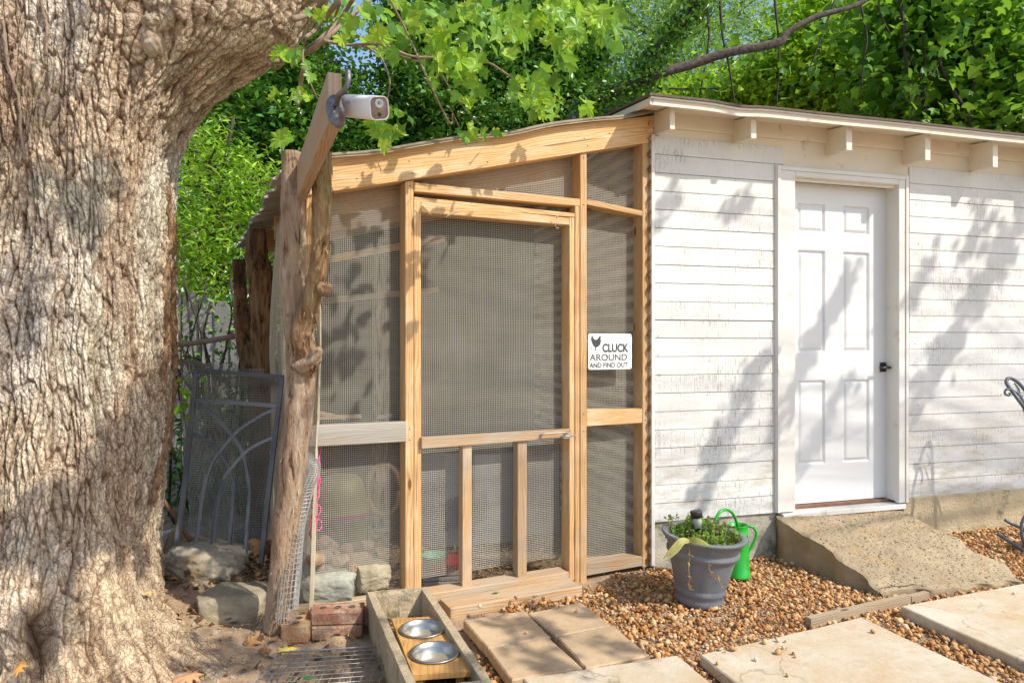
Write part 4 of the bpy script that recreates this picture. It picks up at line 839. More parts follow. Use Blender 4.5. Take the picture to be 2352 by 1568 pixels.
tree('ivy_tree', 'dark ivy-smothered tree behind the right end of the coop roof, left of the leaning limb', G_, [V(.4, 9.8, 0), V(.4, 9.8, 3), V(.5, 9.8, 5), V(.7, 9.8, 7)],
     [(1230, 260, 9.6, .8, .7, .6, 9000), (1260, 150, 9.7, .8, .7, .8, 9000), (1200, 60, 9.8, .7, .7, .6, 6000), (1340, 60, 9.9, .6, .7, .6, 6000), (1170, 200, 9.6, .5, .6, .8, 6000), (1400, 240, 9.9, .6, .6, .4, 4000)], .085, DARK, 'leaf_ivy', 'q', 4, .2, 70, .15, dens=.8)
tree('young_tree', 'light green slender young tree growing between the big trunk and the coop', G_, [V(-2.75, 6.6, 0), V(-2.7, 6.6, 1), V(-2.8, 6.6, 2.2), V(-2.6, 6.6, 3.4)],
     [(470, 420, 6.6, .5, .5, .5, 3000), (520, 520, 6.5, .45, .5, .5, 3600), (450, 580, 6.7, .4, .4, .4, 2400), (590, 420, 6.9, .4, .4, .4, 1800), (500, 640, 6.4, .35, .3, .3, 1500), (440, 340, 6.8, .4, .4, .4, 1600), (530, 740, 6.6, .3, .3, .4, 1000)], .08, [MID[1], MID[2], BRI[2], PALE[3]], 'leaf', 'n', 5, .03, 20, .12, bark='twig_dark', dens=.6)
tree('willow_tree', 'tall airy pale green tree behind the leaning limb with blue sky showing through', G_, [V(3.6, 14, 0), V(3.5, 14, 3), V(3.3, 14, 6), V(3.0, 14, 8)],
     [(1480, 60, 13, 1.2, 1, 1.0, 5500), (1600, 120, 13, 1.2, 1, .9, 5500), (1700, 30, 13.5, 1.2, 1, .8, 4500), (1440, 180, 13, 1.0, 1, .6, 4500), (1800, 150, 13.5, 1.0, 1, .8, 4500), (1620, 220, 13, 1.5, 1, .4, 5000), (1560, -40, 13, 1.4, 1, .8, 3000)], .12, PALE, 'leaf', 'n', 6, .14, 22, .26, dens=.62)
tree('maple_tree', 'bright yellow-green maple tree spreading over the right end of the shed roof', G_, [V(6.2, 9.6, 0), V(6.0, 9.6, 3), V(5.6, 9.5, 5), V(5.0, 9.4, 7)],
     [(1900, 150, 9, 1.0, .8, .8, 8000), (2060, 90, 9, 1.0, .8, .9, 9000), (2220, 180, 8.8, 1.0, .8, .9, 9000), (2340, 60, 8.8, 1.0, .8, .9, 8000), (1780, 230, 9.5, .8, .6, .4, 5000), (2050, 240, 9, 1.0, .7, .5, 7000), (1950, 30, 9.2, .8, .7, .7, 5000), (2420, 230, 8.8, .8, .7, .7, 6000), (2180, -20, 9, 1.2, .8, .6, 6000)], .085, BRI, 'leaf', 'm', 7, .16, 45, .16, dens=.95)
tree('maple_tree', 'nearest maple with larger mid green leaves drooping at the upper right corner', G_, [V(6.4, 7.4, 0), V(6.2, 7.3, 2.5), V(5.6, 7.0, 4.5), V(4.9, 6.8, 6)],
     [(2280, 120, 7, .7, .5, .8, 2600), (2330, 260, 7, .5, .4, .35, 1400), (2180, 60, 7, .7, .5, .5, 1900), (2100, 200, 7.2, .6, .5, .4, 1300), (2080, 20, 7.2, .6, .5, .4, 1200), (2230, 290, 7, .5, .4, .15, 600)], .12, MID, 'leaf', 'm', 8, .10, 20, .2)
tree('shrubby_tree', 'mid green bushy tree filling in low behind the shed roof and leaning limb', G_, [V(3.4, 11, 0), V(3.4, 11, 2), V(3.5, 11, 3.5)],
     [(1480, 260, 11, 1.0, .7, .4, 5000), (1640, 250, 11, 1.0, .7, .4, 5000), (1800, 270, 11, 1.0, .7, .45, 5000), (2000, 290, 11, 1.0, .7, .5, 5000)], .10, BRI, 'leaf', 'q', 9, .12, 24, .22)
# far-off wood that reads as one mass
wr_ = np.random.default_rng(5); n = 40000; ang = wr_.uniform(-1.0, 1.0, n); dist = wr_.uniform(17, 24, n)
hgt = wr_.uniform(0, 1, n)**.8*(4.6+3*(vn(ang*9, dist*0, 3)-.5)+2.4*(vn(ang*30, dist*0, 8)-.5)); keep = (vn(ang*40, hgt*1.3, 12) > .30)
Pf = np.stack([dist*np.sin(ang), dist*np.cos(ang), hgt], 1)[keep]; idf = (vn(Pf[:, 0]*1.1, Pf[:, 2]*1.1, 3)*40).astype(int)
o = leaf_cloud('woods', Pf, .30, pal(len(Pf), idf, [(.04, .12, .02), (.08, .2, .03), (.15, .3, .05)], 4), M['leaf'], None, 'q', .3, 5); tag(o, kind='stuff')
o['label'] = 'far-off green wood behind the garden trees'
# leaning limb and its ivy
lt = thing('leaning_tree', V(-.6, 6.1, 0), 'leaning rough-barked limb with ivy crossing above the shed roof corner', 'tree')
Lp = [V(-.6, 6.1, 0), V(-.1, 6.1, 2.2)]+[at(x, y, 6) for x, y in ((1333, 260), (1389, 221), (1484, 180), (1575, 152), (1671, 121), (1783, 100), (1809, 76), (1874, 40), (1965, 13), (2040, -30))]
M['limbb'] = mk('limb_bark', (.15, .125, .10), (.035, .028, .022), 30, .9, 1, 60)
log('trunk', Lp, [.11, .09, .050, .047, .043, .039, .036, .036, .028, .026, .021, .013], 'limbb', lt, 21, 12, .2, None, 6)
Ip = [at(x, y, 6) for x, y in ((1484, 180), (1500, 132), (1538, 82), (1588, 32), (1620, -30))]; log('limb', Ip, [.05, .045, .04, .034, .03], 'limbb', lt, 22, 10, .2, None, 6)
ip = np.array([tuple(p) for p in spline(Ip, 30)]+[tuple(p) for p in spline(Lp[2:5], 40)]); r_ = np.random.default_rng(3); pp = ip[r_.integers(0, len(ip), 3600)]+r_.normal(size=(3600, 3))*.06
leaf_cloud('ivy', pp, .05, pal(3600, np.arange(3600)//9, DARK, 4), M['leaf_ivy'], lt, 'q', .3, 6)
# drooping twigs of the near maple (over the shed roof)
z7 = lambda x, y: (1332.8+.4333*x, .4333*y)
tw = thing('drooping_branch', at(2150, -60, 6.6), 'dark bare twigs drooping from above over the shed roof', 'branch')
rr = random.Random(4)
for pts, r in ((((1690, -40), (1712, 120), (1722, 300), (1745, 430), (1740, 560)), .018), (((1925, -40), (1942, 80), (1905, 220), (1905, 330), (1960, 450), (2050, 600), (2075, 720)), .026), (((1975, -30), (2010, 120), (2100, 260), (2140, 330)), .014),
               (((1945, 130), (2010, 220), (2080, 330), (2085, 470), (2070, 640)), .014), (((1905, 330), (1850, 420), (1780, 520), (1745, 660)), .012), (((1560, -30), (1600, 100), (1650, 190)), .012), (((665, -30), (682, 180), (660, 360), (630, 520)), .012),
               (((738, -30), (755, 190), (790, 360), (820, 560)), .014), (((1028, -30), (1050, 200), (1055, 330), (1040, 570)), .012), (((1350, 0), (1300, 140), (1240, 300), (1190, 420)), .010), (((1480, 0), (1520, 200), (1500, 330), (1490, 520)), .010),
               (((2200, 0), (2260, 160), (2290, 380), (2340, 560)), .012), (((600, 180), (480, 280)), .008), (((350, 380), (400, 460), (480, 470), (700, 470), (800, 440)), .012), (((352, 420), (350, 490)), .028), (((1740, 300), (1820, 460), (1840, 650)), .008), (((2080, 380), (2170, 400), (2230, 420)), .008), (((1800, 100), (1830, 330), (1800, 500), (1850, 680)), .007)):
    P = spline([at(*z7(x, y), 6.6) for x, y in pts], 6); MB().tube(P, [r*(1-.55*i/len(P))*1.0 for i in range(len(P))], 6, nz=.2).build('twig', M['twig_dark'], tw, True)
pr = np.random.default_rng(9); pts = []
for o in list(tw.children): 
    v = np.array([tuple(x.co) for x in o.data.vertices]); pts.append(v[pr.integers(0, len(v), 26)]+pr.normal(size=(26, 3))*.10)
pts = np.concatenate(pts); leaf_cloud('foliage', pts, .10, pal(len(pts), np.arange(len(pts))//5, MID, 4), M['leaf'], tw, 'm', .2, 3, 1.2)
# ---- near maple sprays hanging from the big tree
z4 = lambda x, y: (548.8+.33336*x, .33336*y)
ms = thing('maple_spray', at(760, -40, 2.9), 'spray of long thin branches with large bright maple leaves hanging from the big limb', 'branch')
for pts, r, Y in ((((225, 425), (400, 395), (560, 300), (720, 160), (915, -10)), .013, 3.0), (((215, 445), (260, 475), (310, 440)), .008, 3.0), (((370, 135), (500, 90), (600, -10)), .014, 3.0), (((700, -10), (540, 190), (460, 260)), .012, 2.95),
                  (((470, 260), (445, 330), (450, 470), (540, 680)), .0045, 2.9), (((445, 470), (420, 600), (405, 715)), .010, 2.9), (((580, 280), (780, 312), (980, 305), (1200, 390), (1500, 395), (1700, 425), (1900, 550)), .007, 2.9),
                  (((1030, -20), (1160, 230), (1290, 520), (1440, 830), (1470, 832), (1470, 790)), .0045, 2.7), (((870, 320), (980, 400), (1040, 560), (1020, 700)), .0045, 2.85), (((1370, 470), (1500, 680), (1650, 850)), .003, 2.9), (((1110, 160), (1250, 140), (1350, 105)), .003, 2.9),
                  (((790, -10), (700, 130), (570, 260), (470, 330)), .010, 3.05), (((830, 320), (1000, 350), (1250, 430)), .004, 2.92), (((1450, 730), (1520, 880)), .0025, 2.9), (((700, 20), (660, 120), (650, 150)), .006, 3.0)):
    P = spline([at(*z4(x, y), Y+.1*math.sin(i*2)) for i, (x, y) in enumerate(pts)], 6); MB().tube(P, [r*(1-.4*i/len(P)) for i in range(len(P))], 7, nz=.25).build('twig', M['twig'], ms, True)
LC = [(.18, .38, .03), (.28, .48, .04), (.12, .30, .03), (.40, .56, .05), (.16, .34, .05), (.32, .52, .03)]
LM = [leaf_mesh(MAPLE, .074*s, M['leaf'], c, i, curl=cu) for i, (s, c, cu) in enumerate(zip((1, 1.15, .85, 1, .75, 1.05), LC, (.3, .5, .2, .9, .6, 1.2)))]
rr = random.Random(12); K = 0
for (x, y, rx, ry, n, Y) in ((820, 60, 45, 45, 9, 2.9), (880, 80, 40, 45, 10, 2.8), (950, 30, 60, 30, 10, 2.8), (1010, 60, 50, 50, 10, 2.7), (1010, 120, 50, 25, 8, 2.8), (1070, 20, 40, 25, 9, 2.7), (1140, 30, 60, 30, 12, 2.7), (1170, 80, 40, 25, 8, 2.8), (1220, 30, 40, 35, 10, 2.6), (1290, 20, 45, 30, 12, 2.6), (1290, 80, 35, 30, 9, 2.6), (1270, 100, 25, 35, 6, 2.7),
                           (1020, 100, 40, 30, 7, 2.8), (1030, 150, 40, 30, 12, 2.8), (1080, 140, 40, 40, 12, 2.8), (985, 190, 15, 15, 2, 2.8), (1085, 210, 30, 25, 6, 2.8), (1190, 205, 30, 22, 8, 2.8), (1230, 210, 40, 35, 14, 2.8), (1250, 250, 35, 25, 9, 2.8), (1090, 300, 35, 15, 8, 2.9), (1140, 305, 20, 10, 3, 2.9), (880, 290, 40, 30, 14, 2.9), (905, 255, 25, 15, 5, 2.9),
                           (660, 215, 45, 20, 9, 2.9), (640, 125, 20, 15, 4, 3.0), (670, 115, 25, 20, 4, 3.0), (700, 160, 20, 20, 3, 3.0), (1340, 50, 40, 50, 12, 2.5), (1390, 40, 35, 30, 8, 2.4), (1160, 120, 30, 15, 4, 2.8), (650, 320, 20, 20, 4, 2.9), (740, 30, 30, 30, 5, 3.0), (1330, 240, 20, 18, 3, 2.9), (780, 290, 15, 15, 2, 2.9)):
    for _ in range(int(n*1.1)):
        if K > 296: break
        o = bpy.data.objects.new('leaf', LM[K % 6]); K += 1; col.objects.link(o); o.parent = ms; o.matrix_parent_inverse = Matrix.Translation(-ms.location)
        o.location = at(x+rr.gauss(0, rx*.5), y+rr.gauss(0, ry*.5), Y+rr.gauss(0, .12)); s = rr.uniform(.5, 1.05)
        o.rotation_euler = (R(-90)+rr.gauss(0, .55), rr.gauss(0, .6), rr.gauss(0, .9)); o.scale = (s, s, s)
r_ = np.random.default_rng(55); P = []
for (x, y, rx, ry, n) in ((860, 40, 60, 45, 60), (980, 50, 70, 55, 80), (1100, 50, 70, 50, 80), (1210, 60, 60, 50, 80), (1320, 60, 60, 60, 90), (1400, 60, 40, 50, 50), (1040, 140, 40, 25, 30), (1230, 190, 40, 30, 34), (1290, 140, 30, 30, 26), (1260, 250, 30, 20, 16), (890, 290, 30, 25, 16), (780, 40, 30, 40, 22)):
    for _ in range(n): (P.append(tuple(at(x+r_.normal()*rx*.6, y+r_.normal()*ry*.6, r_.uniform(3.0, 4.2)))) if _ % 2 else None)
P = np.array(P); o = leaf_cloud('foliage', P, .085, pal(len(P), np.arange(len(P))//3, [(.05, .16, .03), (.14, .34, .03), (.36, .56, .05)], 8), M['leaf'], ms, 'm', .1, 4, 1.0); o['kind'] = 'stuff'
# ---- young leaves beside the gate
yv = thing('maple_sprout', at(430, 1150, 3.6), 'small maple sprout with a few bright leaves between the trunk and the black gate', 'plant')
MB().tube(spline([at(432, 960, 3.75), at(440, 900, 3.75), at(446, 870, 3.75), at(470, 850, 3.75)], 5), .003, 5).build('stem', M['twig'], yv)
for x, y, s in ((408, 935, .8), (420, 895, .8), (430, 905, .7), (434, 955, .7), (468, 868, .6), (416, 870, .5), (425, 928, .7), (474, 892, .5)):
    o = bpy.data.objects.new('leaf', LM[K % 6]); K += 1; col.objects.link(o); par(o, yv); o.location = at(x, y, 3.7); o.rotation_euler = (R(-80)+rr.gauss(0, .3), rr.gauss(0, .3), rr.gauss(0, .8)); o.scale = (s, s, s)
# ---- old fence, pole and scrub behind
fe = thing('wooden_fence', V(-2.9, 6.2, 0), 'old grey picket fence of tall weathered boards between trunk and coop', 'fence')
for i in range(16):
    x = -3.3+i*.152+rr.uniform(-.01, .01); y = 6.3-.02*i; h = 1.80-.028*i+rr.uniform(-.04, .05); w = .066
    if i > 5: h -= .12
    P = [V(x-w, y, -.05), V(x+w, y, -.05), V(x+w, y, h-.06), V(x+w*.4, y, h), V(x-w*.4, y, h), V(x-w, y, h-.06)]
    MB().prism([P[5], P[0], P[1], P[2], P[3], P[4]], V(0, .02, 0)).build('picket', M['fence_wood'], fe)
for z in (.5, 1.3): board('rail', V(-3.4, 6.37, z), V(-.9, 6.08, z), .035, .08, M['fence_wood'], parent=fe)
o = MB().tube(spline([at(400, 792, 4.5), at(470, 784, 4.5), at(550, 770, 4.45)], 5), .017, 8, nz=.2).build('pole', M['twig'], None, True); tag(o, 'horizontal brown branch pole running from the big trunk to the rear log post', 'branch')
sc_ = thing('scrub', V(-2.3, 5.6, 0), 'tangle of thin dark stems and small leaves in front of the grey fence', 'bush')
m = MB()
for i in range(46):
    a = V(rr.uniform(-2.9, -1.3), rr.uniform(5.0, 5.9), 0); b_ = a+V(rr.uniform(-.5, .5), rr.uniform(-.2, .2), rr.uniform(.9, 2.0)); m.tube(spline([a, a.lerp(b_, .5)+V(rr.uniform(-.1, .1), 0, .05), b_], 4), rr.uniform(.004, .011), 5)
m.build('stem', M['twig_dark'], sc_, True); r_ = np.random.default_rng(8); P = np.stack([r_.uniform(-2.9, -1.2, 3000), r_.uniform(5, 5.9, 3000), r_.uniform(.1, 1.0, 3000)**1.0*1.9*r_.uniform(.1, 1, 3000)], 1)
leaf_cloud('foliage', P, .06, pal(3000, np.arange(3000)//12, DARK, 2), M['leaf_ivy'], sc_, 'q', .4, 7)
sb = thing('scrub', V(-.6, 6.6, 0), 'dark leafy undergrowth growing right behind the coop', 'bush'); m = MB()
for i in range(14):
    a = V(-2.2+i*.3, 6.9, 0); m.tube([a, a+V(.1, 0, 1), a+V(0, .1, 1.9)], .01, 5)
m.build('stem', M['twig_dark'], sb); r_ = np.random.default_rng(18); P = np.stack([r_.uniform(-2.6, 2.6, 14000), r_.uniform(6.4, 7.3, 14000), r_.uniform(0, 2.4, 14000)], 1)
leaf_cloud('foliage', P, .085, pal(14000, np.arange(14000)//12, DARK, 2), M['leaf_ivy'], sb, 'q', .4, 17)
# ================================================================ gravel
r_ = np.random.default_rng(21); n = 62000
# gravel bed: right of the trough line, in front of the coop and the shed
X = r_.uniform(-.35, 4.6, n); Y = r_.uniform(2.25, 5.2, n)
d_sh = (X-SH.p0.x)*SH.n.x+(Y-SH.p0.y)*SH.n.y; d_cp = (X-CP.p0.x)*CP.n.x+(Y-CP.p0.y)*CP.n.y
leftb = -.30+.33*(3.3-Y)
keep = (d_sh > SO) & ((d_cp > .02) | (X > .80)) & (X/Y < .78) & (X > leftb+.03) & ((X > -.02+.2*(3.3-Y)) | (Y < 2.95))
for sp in slab_polys:
    c = np.mean(sp, 0); spx = [((p[0]-c[0])*1.012+c[0], (p[1]-c[1])*1.012+c[1]) for p in sp]; keep &= ~inpoly(X, Y, spx)
c = np.mean(ramp_poly, 0); keep &= ~inpoly(X, Y, [((p[0]-c[0])*.99+c[0], (p[1]-c[1])*.99+c[1]) for p in ramp_poly])
near_sill = (d_cp < .10) & (X < .55); keep &= ~near_sill
X, Y = X[keep], Y[keep]; n = len(X)
def ico(sub=0):
    import bmesh
    b = bmesh.new(); bmesh.ops.create_icosphere(b, subdivisions=sub+1, radius=1); v = np.array([tuple(x.co) for x in b.verts]); f = np.array([[q.index for q in x.verts] for x in b.faces]); b.free(); return v, f
def stones(name, P, size, cols, matl, seed, parent=None, sub=0, flat=(.5, .9)):
    r = np.random.default_rng(seed); n = len(P); v, f = ico(sub); k = len(v); s = size[:, None]*np.stack([r.uniform(.85, 1.35, n), r.uniform(.65, 1.0, n), r.uniform(*flat, n)], 1)
    W = v[None]*(1+r.normal(size=(n, k, 1))*.10)*s[:, None, :]
    q = r.normal(size=(n, 4))*np.array([1, .35, .35, 1]); q /= np.linalg.norm(q, axis=1, keepdims=True); w, x, y, z = q.T
    Rm = np.stack([1-2*(y*y+z*z), 2*(x*y-z*w), 2*(x*z+y*w), 2*(x*y+z*w), 1-2*(x*x+z*z), 2*(y*z-x*w), 2*(x*z-y*w), 2*(y*z+x*w), 1-2*(x*x+y*y)], 1).reshape(n, 3, 3)
    W = np.einsum('nij,nkj->nki', Rm, W)+P[:, None, :]; F = (f[None]+(np.arange(n)*k)[:, None, None]).reshape(-1, 3)
    return mo(name, W.reshape(-1, 3), F, matl, parent, True, None, np.repeat(cols, k, 0))
PC = np.array([(.66, .42, .20), (.54, .30, .12), (.72, .52, .30), (.44, .22, .09), (.74, .60, .40), (.60, .36, .15), (.40, .23, .11), (.68, .46, .23), (.74, .64, .50)])
zb_ = gz(X, Y)+.006+r_.uniform(0, .012, n)+.012*np.clip(.4-np.abs(d_sh[keep]-.2), 0, 1)
sz_ = r_.gamma(3.6, .0021, n).clip(.0025, .019)
grv = stones('gravel', np.stack([X, Y, zb_+sz_*.3], 1), sz_, PC[r_.integers(0, len(PC), n)]*np.array([1.0, .82, .62])*r_.uniform(.7, 1.1, (n, 1)), M['pebble'], 3); tag(grv, 'bed of golden brown pea gravel in front of the shed', kind='stuff')
# dark soil bed under the gravel
# loose stones lying on the big slab
PL = ['tan pebble farthest back of the cluster on the big cracked slab', 'largest flat orange pebble at the left of the cluster on the big slab', 'small pebble just right of the farthest back pebble on the big slab', 'tiny pebble at the right end of the back row on the big slab', 'small round pebble in the middle of the cluster on the big slab', 'large tan pebble in the front centre of the cluster on the big slab',
 'dark pebble touching a smaller one at the right of the cluster', 'tiny dark pebble just in front of the bigger dark one in the cluster', 'dark brown pebble alone at the front left of the big slab cluster', 'single dark pebble near the bottom edge of the big slab', 'pebble at the very left edge of the big slab next to the gravel', 'small pebble on the back left edge of the big slab above the largest orange one', 'lone brown pebble near the right back corner of the big slab', 'lone pebble on the farthest right slab below the ramp', 'tiny pebble right beside the largest orange pebble on the big slab']
z6 = lambda x, y: (1332.8+.4333*x, 1045.9+.4333*y)
for i, (x, y, s) in enumerate(((978, 993, .012), (808, 1030, .014), (1046, 983, .009), (1088, 987, .007), (1075, 1022, .009), (1048, 1048, .014), (1130, 1052, .009), (1142, 1068, .008), (930, 1084, .009), (1098, 1168, .008), (727, 1104, .007), (745, 1030, .008), (1550, 938, .010), (2300, 733, .008), (770, 1040, .006))):
    p = gp(*z6(x, y), .052); o = stones('pebble', np.array([tuple(p+V(0, 0, s*.55))]), np.array([s]), PC[[i % 9]], M['pebble'], 40+i, None, 1); o['group'] = 'loose pebbles lying on the pale slabs'
    tag(o, PL[i], 'pebble')
for i, (x, y, s) in enumerate(((1325, 1405, .012), (1248, 1378, .012), (1228, 1371, .010), (1185, 1374, .011), (1102, 1394, .012), (1208, 1454, .008))):
    p = gp(x, y, .052); o = stones('pebble', np.array([tuple(p+V(0, 0, s*.5))]), np.array([s]), PC[[i % 9]], M['pebble'], 80+i, None, 1); tag(o, ['round pebble at the back corner of the right rear small tile', 'largest brown pebble behind the right rear small tile by the step', 'pebble just left of the largest one behind the small tiles', 'pebble at the joint between the two rear small tiles', 'orange pebble at the back left of the left rear small tile', 'small pebble in the middle of the left rear small tile'][i], 'pebble', 'pebbles on the small tiles')
i_ = r_.integers(2, 58, 3800); j_ = r_.integers(1, 89, 3800); Pq_ = ramp_top[i_, j_]+np.stack([r_.uniform(-.008, .008, 3800), r_.uniform(-.006, .006, 3800), r_.uniform(-.0015, .0008, 3800)], 1)
o = stones('aggregate', Pq_, r_.gamma(3, .0009, 3800).clip(.0012, .007), np.array([(.42, .32, .20), (.32, .25, .16), (.28, .21, .13), (.46, .38, .26), (.24, .18, .12)])[r_.integers(0, 5, 3800)], M['pebble'], 91, rp); o['kind'] = 'stuff'
# bits of gravel scattered on the soil, dry bits and straw
n = 5200; X = r_.uniform(-2.2, -.1, n); Y = r_.uniform(2.2, 4.6, n); sz_ = r_.gamma(3, .0014, n).clip(.0015, .012)
o = stones('soil_crumbs', np.stack([X, Y, gz(X, Y)+sz_*.3], 1), sz_, np.array([(.36, .26, .16), (.26, .18, .11), (.46, .36, .24)])[r_.integers(0, 3, n)], M['pebble'], 9); o['kind'] = 'stuff'
n = 5000; X = r_.uniform(-1.2, .8, n); Y = r_.uniform(3.0, 5.0, n); dcp = (X-CP.p0.x)*CP.n.x+(Y-CP.p0.y)*CP.n.y; k_ = (dcp < -.02); X, Y = X[k_], Y[k_]; n = len(X)
o = leaf_cloud('straw', np.stack([X, Y, gz(X, Y)+.012+r_.uniform(0, .02, n)], 1), .035, np.array([(.50, .36, .18), (.36, .24, .12), (.58, .44, .26)])[r_.integers(0, 3, n)], M['litter'], None, 'n', 1.5, 31); o['kind'] = 'stuff'
n = 1100; X = np.concatenate([r_.normal(-1.45, .3, n*2//3), r_.uniform(-2.0, -.3, n-n*2//3)]); Y = np.concatenate([r_.normal(4.0, .3, n*2//3), r_.uniform(2.3, 4.4, n-n*2//3)])
o = leaf_cloud('leaf_litter', np.stack([X, Y, gz(X, Y)+.012+r_.uniform(0, .03, n)*(np.abs(Y-3.9) < .5)], 1), .045, np.array([(.30, .16, .07), (.20, .10, .05), (.42, .26, .12), (.12, .07, .04)])[r_.integers(0, 4, n)], M['litter'], None, 'm', 1.0, 33); o['kind'] = 'stuff'
# fallen lobed leaves, one by one
FL = [(468, 1358, .09, (.58, .34, .12), 'pale tan', 'on the root beside the two big stones'), (352, 1364, .08, (.62, .42, .16), 'yellow-tan five-pointed', 'on the tree root left of the grey boulder'), (428, 1388, .14, (.46, .22, .09), 'rusty brown curled', 'in the gap left of the square stone block'), (420, 1412, .12, (.56, .27, .10), 'orange-brown pointed', 'below the curled leaf left of the square stone'),
      (573, 1472, .13, (.50, .27, .12), 'brown lobed', 'on the soil in front of the log post'), (474, 1494, .09, (.42, .36, .30), 'grey crumpled', 'on the bare soil between trunk and wire grid'), (655, 1490, .10, (.55, .44, .10), 'olive and yellow lobed', 'just above the corner of the wire grid'), (440, 1550, .12, (.48, .26, .13), 'reddish brown flat', 'at the bottom edge near the trunk root'), (56, 1530, .07, (.62, .30, .07), 'bright orange', 'in the hollow at the foot of the trunk'), (585, 1315, .09, (.30, .34, .07), 'green-brown', 'beside the gate foot behind the stone'), (570, 1300, .09, (.45, .25, .1), 'brown', 'between the gate bars and the stone block'),
      (604, 1451, .07, (.45, .2, .1), 'small reddish', 'at the right foot of the square stone block')]
for i, (x, y, s, c, w1, w2) in enumerate(FL):
    me = leaf_mesh(OAKL, s, M['litter'], c, 60+i, .9); o = bpy.data.objects.new('fallen_leaf', me); col.objects.link(o)
    z = .03; p = gp(x, y, z)
    if i in (1, 8): p = trunk_hit(x, y)+V(.02, -.05, .03)
    if i == 0: p = gp(x, y, .05)
    o.location = p; o.rotation_euler = (random.uniform(-.4, .4), random.uniform(-.4, .4), random.uniform(0, 6.2)); tag(o, f'{w1} fallen oak leaf lying {w2}', 'leaf')
for x, y, s, w in ((710, 1554, .055, 'on the wire grid'), (788, 1412, .02, 'under the front of the bricks'), (1140, 1362, .035, 'on the coop step')):
    me = leaf_mesh([(0, -.5), (.3, -.3), (.4, 0), (.25, .35), (0, .6), (-.25, .35), (-.4, 0), (-.3, -.3)], s, M['leaf'], (.16, .42, .10), 7, .2); o = bpy.data.objects.new('green_leaf', me); col.objects.link(o)
    o.location = gp(x, y, .03) if y > 1400 else CP.pt(x, y-4, .10); o.rotation_euler = (.2, .1, random.uniform(0, 6)); tag(o, 'single fresh green leaf lying '+w, 'leaf')
# ================================================================ stones, bricks, timbers
def rock(name, corners, th, matl, seed, label, cat='stone', rough=.02):
    """irregular block from its front outline (px at depth) with real thickness behind"""
    return None
def cube_rock(name, c, size, matl, seed, label, rz=0, p=4.0, amp=.08, n=44, top=1.0):
    a, b = np.meshgrid(np.linspace(0, math.pi, n), np.linspace(0, 2*math.pi, 2*n, endpoint=False), indexing='ij')
    d = np.stack([np.sin(a)*np.cos(b), np.sin(a)*np.sin(b), np.cos(a)], -1); s = 1/(np.abs(d)**p).sum(-1)**(1/p); q = d*s[..., None]
    f = (fbm(q[..., 0]*2+seed*5+9, q[..., 1]*2+q[..., 2]*2.3+9, 4, seed)-.5)*amp*2.2+(fbm(q[..., 0]*9+9, q[..., 1]*7+q[..., 2]*9+9, 4, seed+5)-.5)*amp*.9
    f2 = np.abs(fbm(q[..., 0]*3+2, q[..., 2]*9+q[..., 1]*3, 3, seed+8)-.5)*amp
    q = q*(1+f-f2*1.5)[..., None]; rk = np.random.default_rng(seed*13)
    for _ in range(16):
        nn_ = rk.normal(size=3); nn_ /= np.linalg.norm(nn_); tt_ = (q*nn_).sum(-1)-rk.uniform(.80, 1.0)*(np.abs(nn_).sum()*.86); q = q-np.maximum(tt_, 0)[..., None]*nn_*.9
    q = q*(1+((fbm(q[..., 0]*14+9, q[..., 1]*14+q[..., 2]*14+30, 4, seed+15)-.5)*amp*.7)[..., None]); q[..., 0] *= 1+(q[..., 2])*.06; q = q*np.array(size)/2
    cr, sr = math.cos(rz), math.sin(rz); q = np.stack([q[..., 0]*cr-q[..., 1]*sr, q[..., 0]*sr+q[..., 1]*cr, q[..., 2]], -1)+np.array(c)
    i, j = np.meshgrid(np.arange(n-1), np.arange(2*n), indexing='ij'); j2 = (j+1) % (2*n); w = 2*n; f_ = np.stack([i*w+j, (i+1)*w+j, (i+1)*w+j2, i*w+j2], -1).reshape(-1, 4)
    o = mo(name, q.reshape(-1, 3), f_, matl, None, True); tag(o, label, 'stone'); return o
cube_rock('stone_block', at(524, 1405, 3.30)+V(0, .06, 0), (.33, .26, .19), M['stone'], 3, 'square rough-faced tan stone block standing at the foot of the log post', R(8), 7, .055)
cube_rock('boulder', at(455, 1308, 3.62)+V(0, .1, 0), (.43, .34, .23), M['stone_g'], 7, 'grey rounded boulder with tan patches between the trunk and the gate', R(-12), 2.6, .12)
# boards behind the boulder
def plank(pts, Y, th, matl, label):
    P = [at(x, y, Y) for x, y in pts]; return tag(MB().prism(P, V(.1, 1, 0).normalized()*th, .003).build('plank', matl), label, 'plank')
plank([(396, 1308), (556, 1282), (552, 1254), (402, 1222)], 4.02, .04, M['edge_wood'], 'horizontal offcut plank on edge behind the grey boulder')
plank([(374, 1282), (392, 1288), (408, 1222), (392, 1216)], 3.95, .09, M['edge_wood'], 'short upright timber end left of the gate foot')
plank([(346, 1270), (372, 1278), (388, 1222), (358, 1228)], 4.05, .12, M['grey_wood'], 'split log piece leaning against the trunk foot')
plank([(525, 1290), (556, 1294), (562, 1244), (538, 1222)], 4.1, .10, M['grey_wood'], 'pale chopped wood chunk behind the right side of the gate')
plank([(552, 1288), (580, 1292), (584, 1252), (562, 1246)], 3.9, .10, M['brick_o'], 'broken reddish brick behind the right gate bars')
plank([(585, 1292), (612, 1294), (612, 1246), (590, 1244)], 4.0, .10, M['brick'], 'brown brick standing between the gate leg and the log post')
z5 = lambda x, y: (627.2+.33336*x, 1045.9+.33336*y)
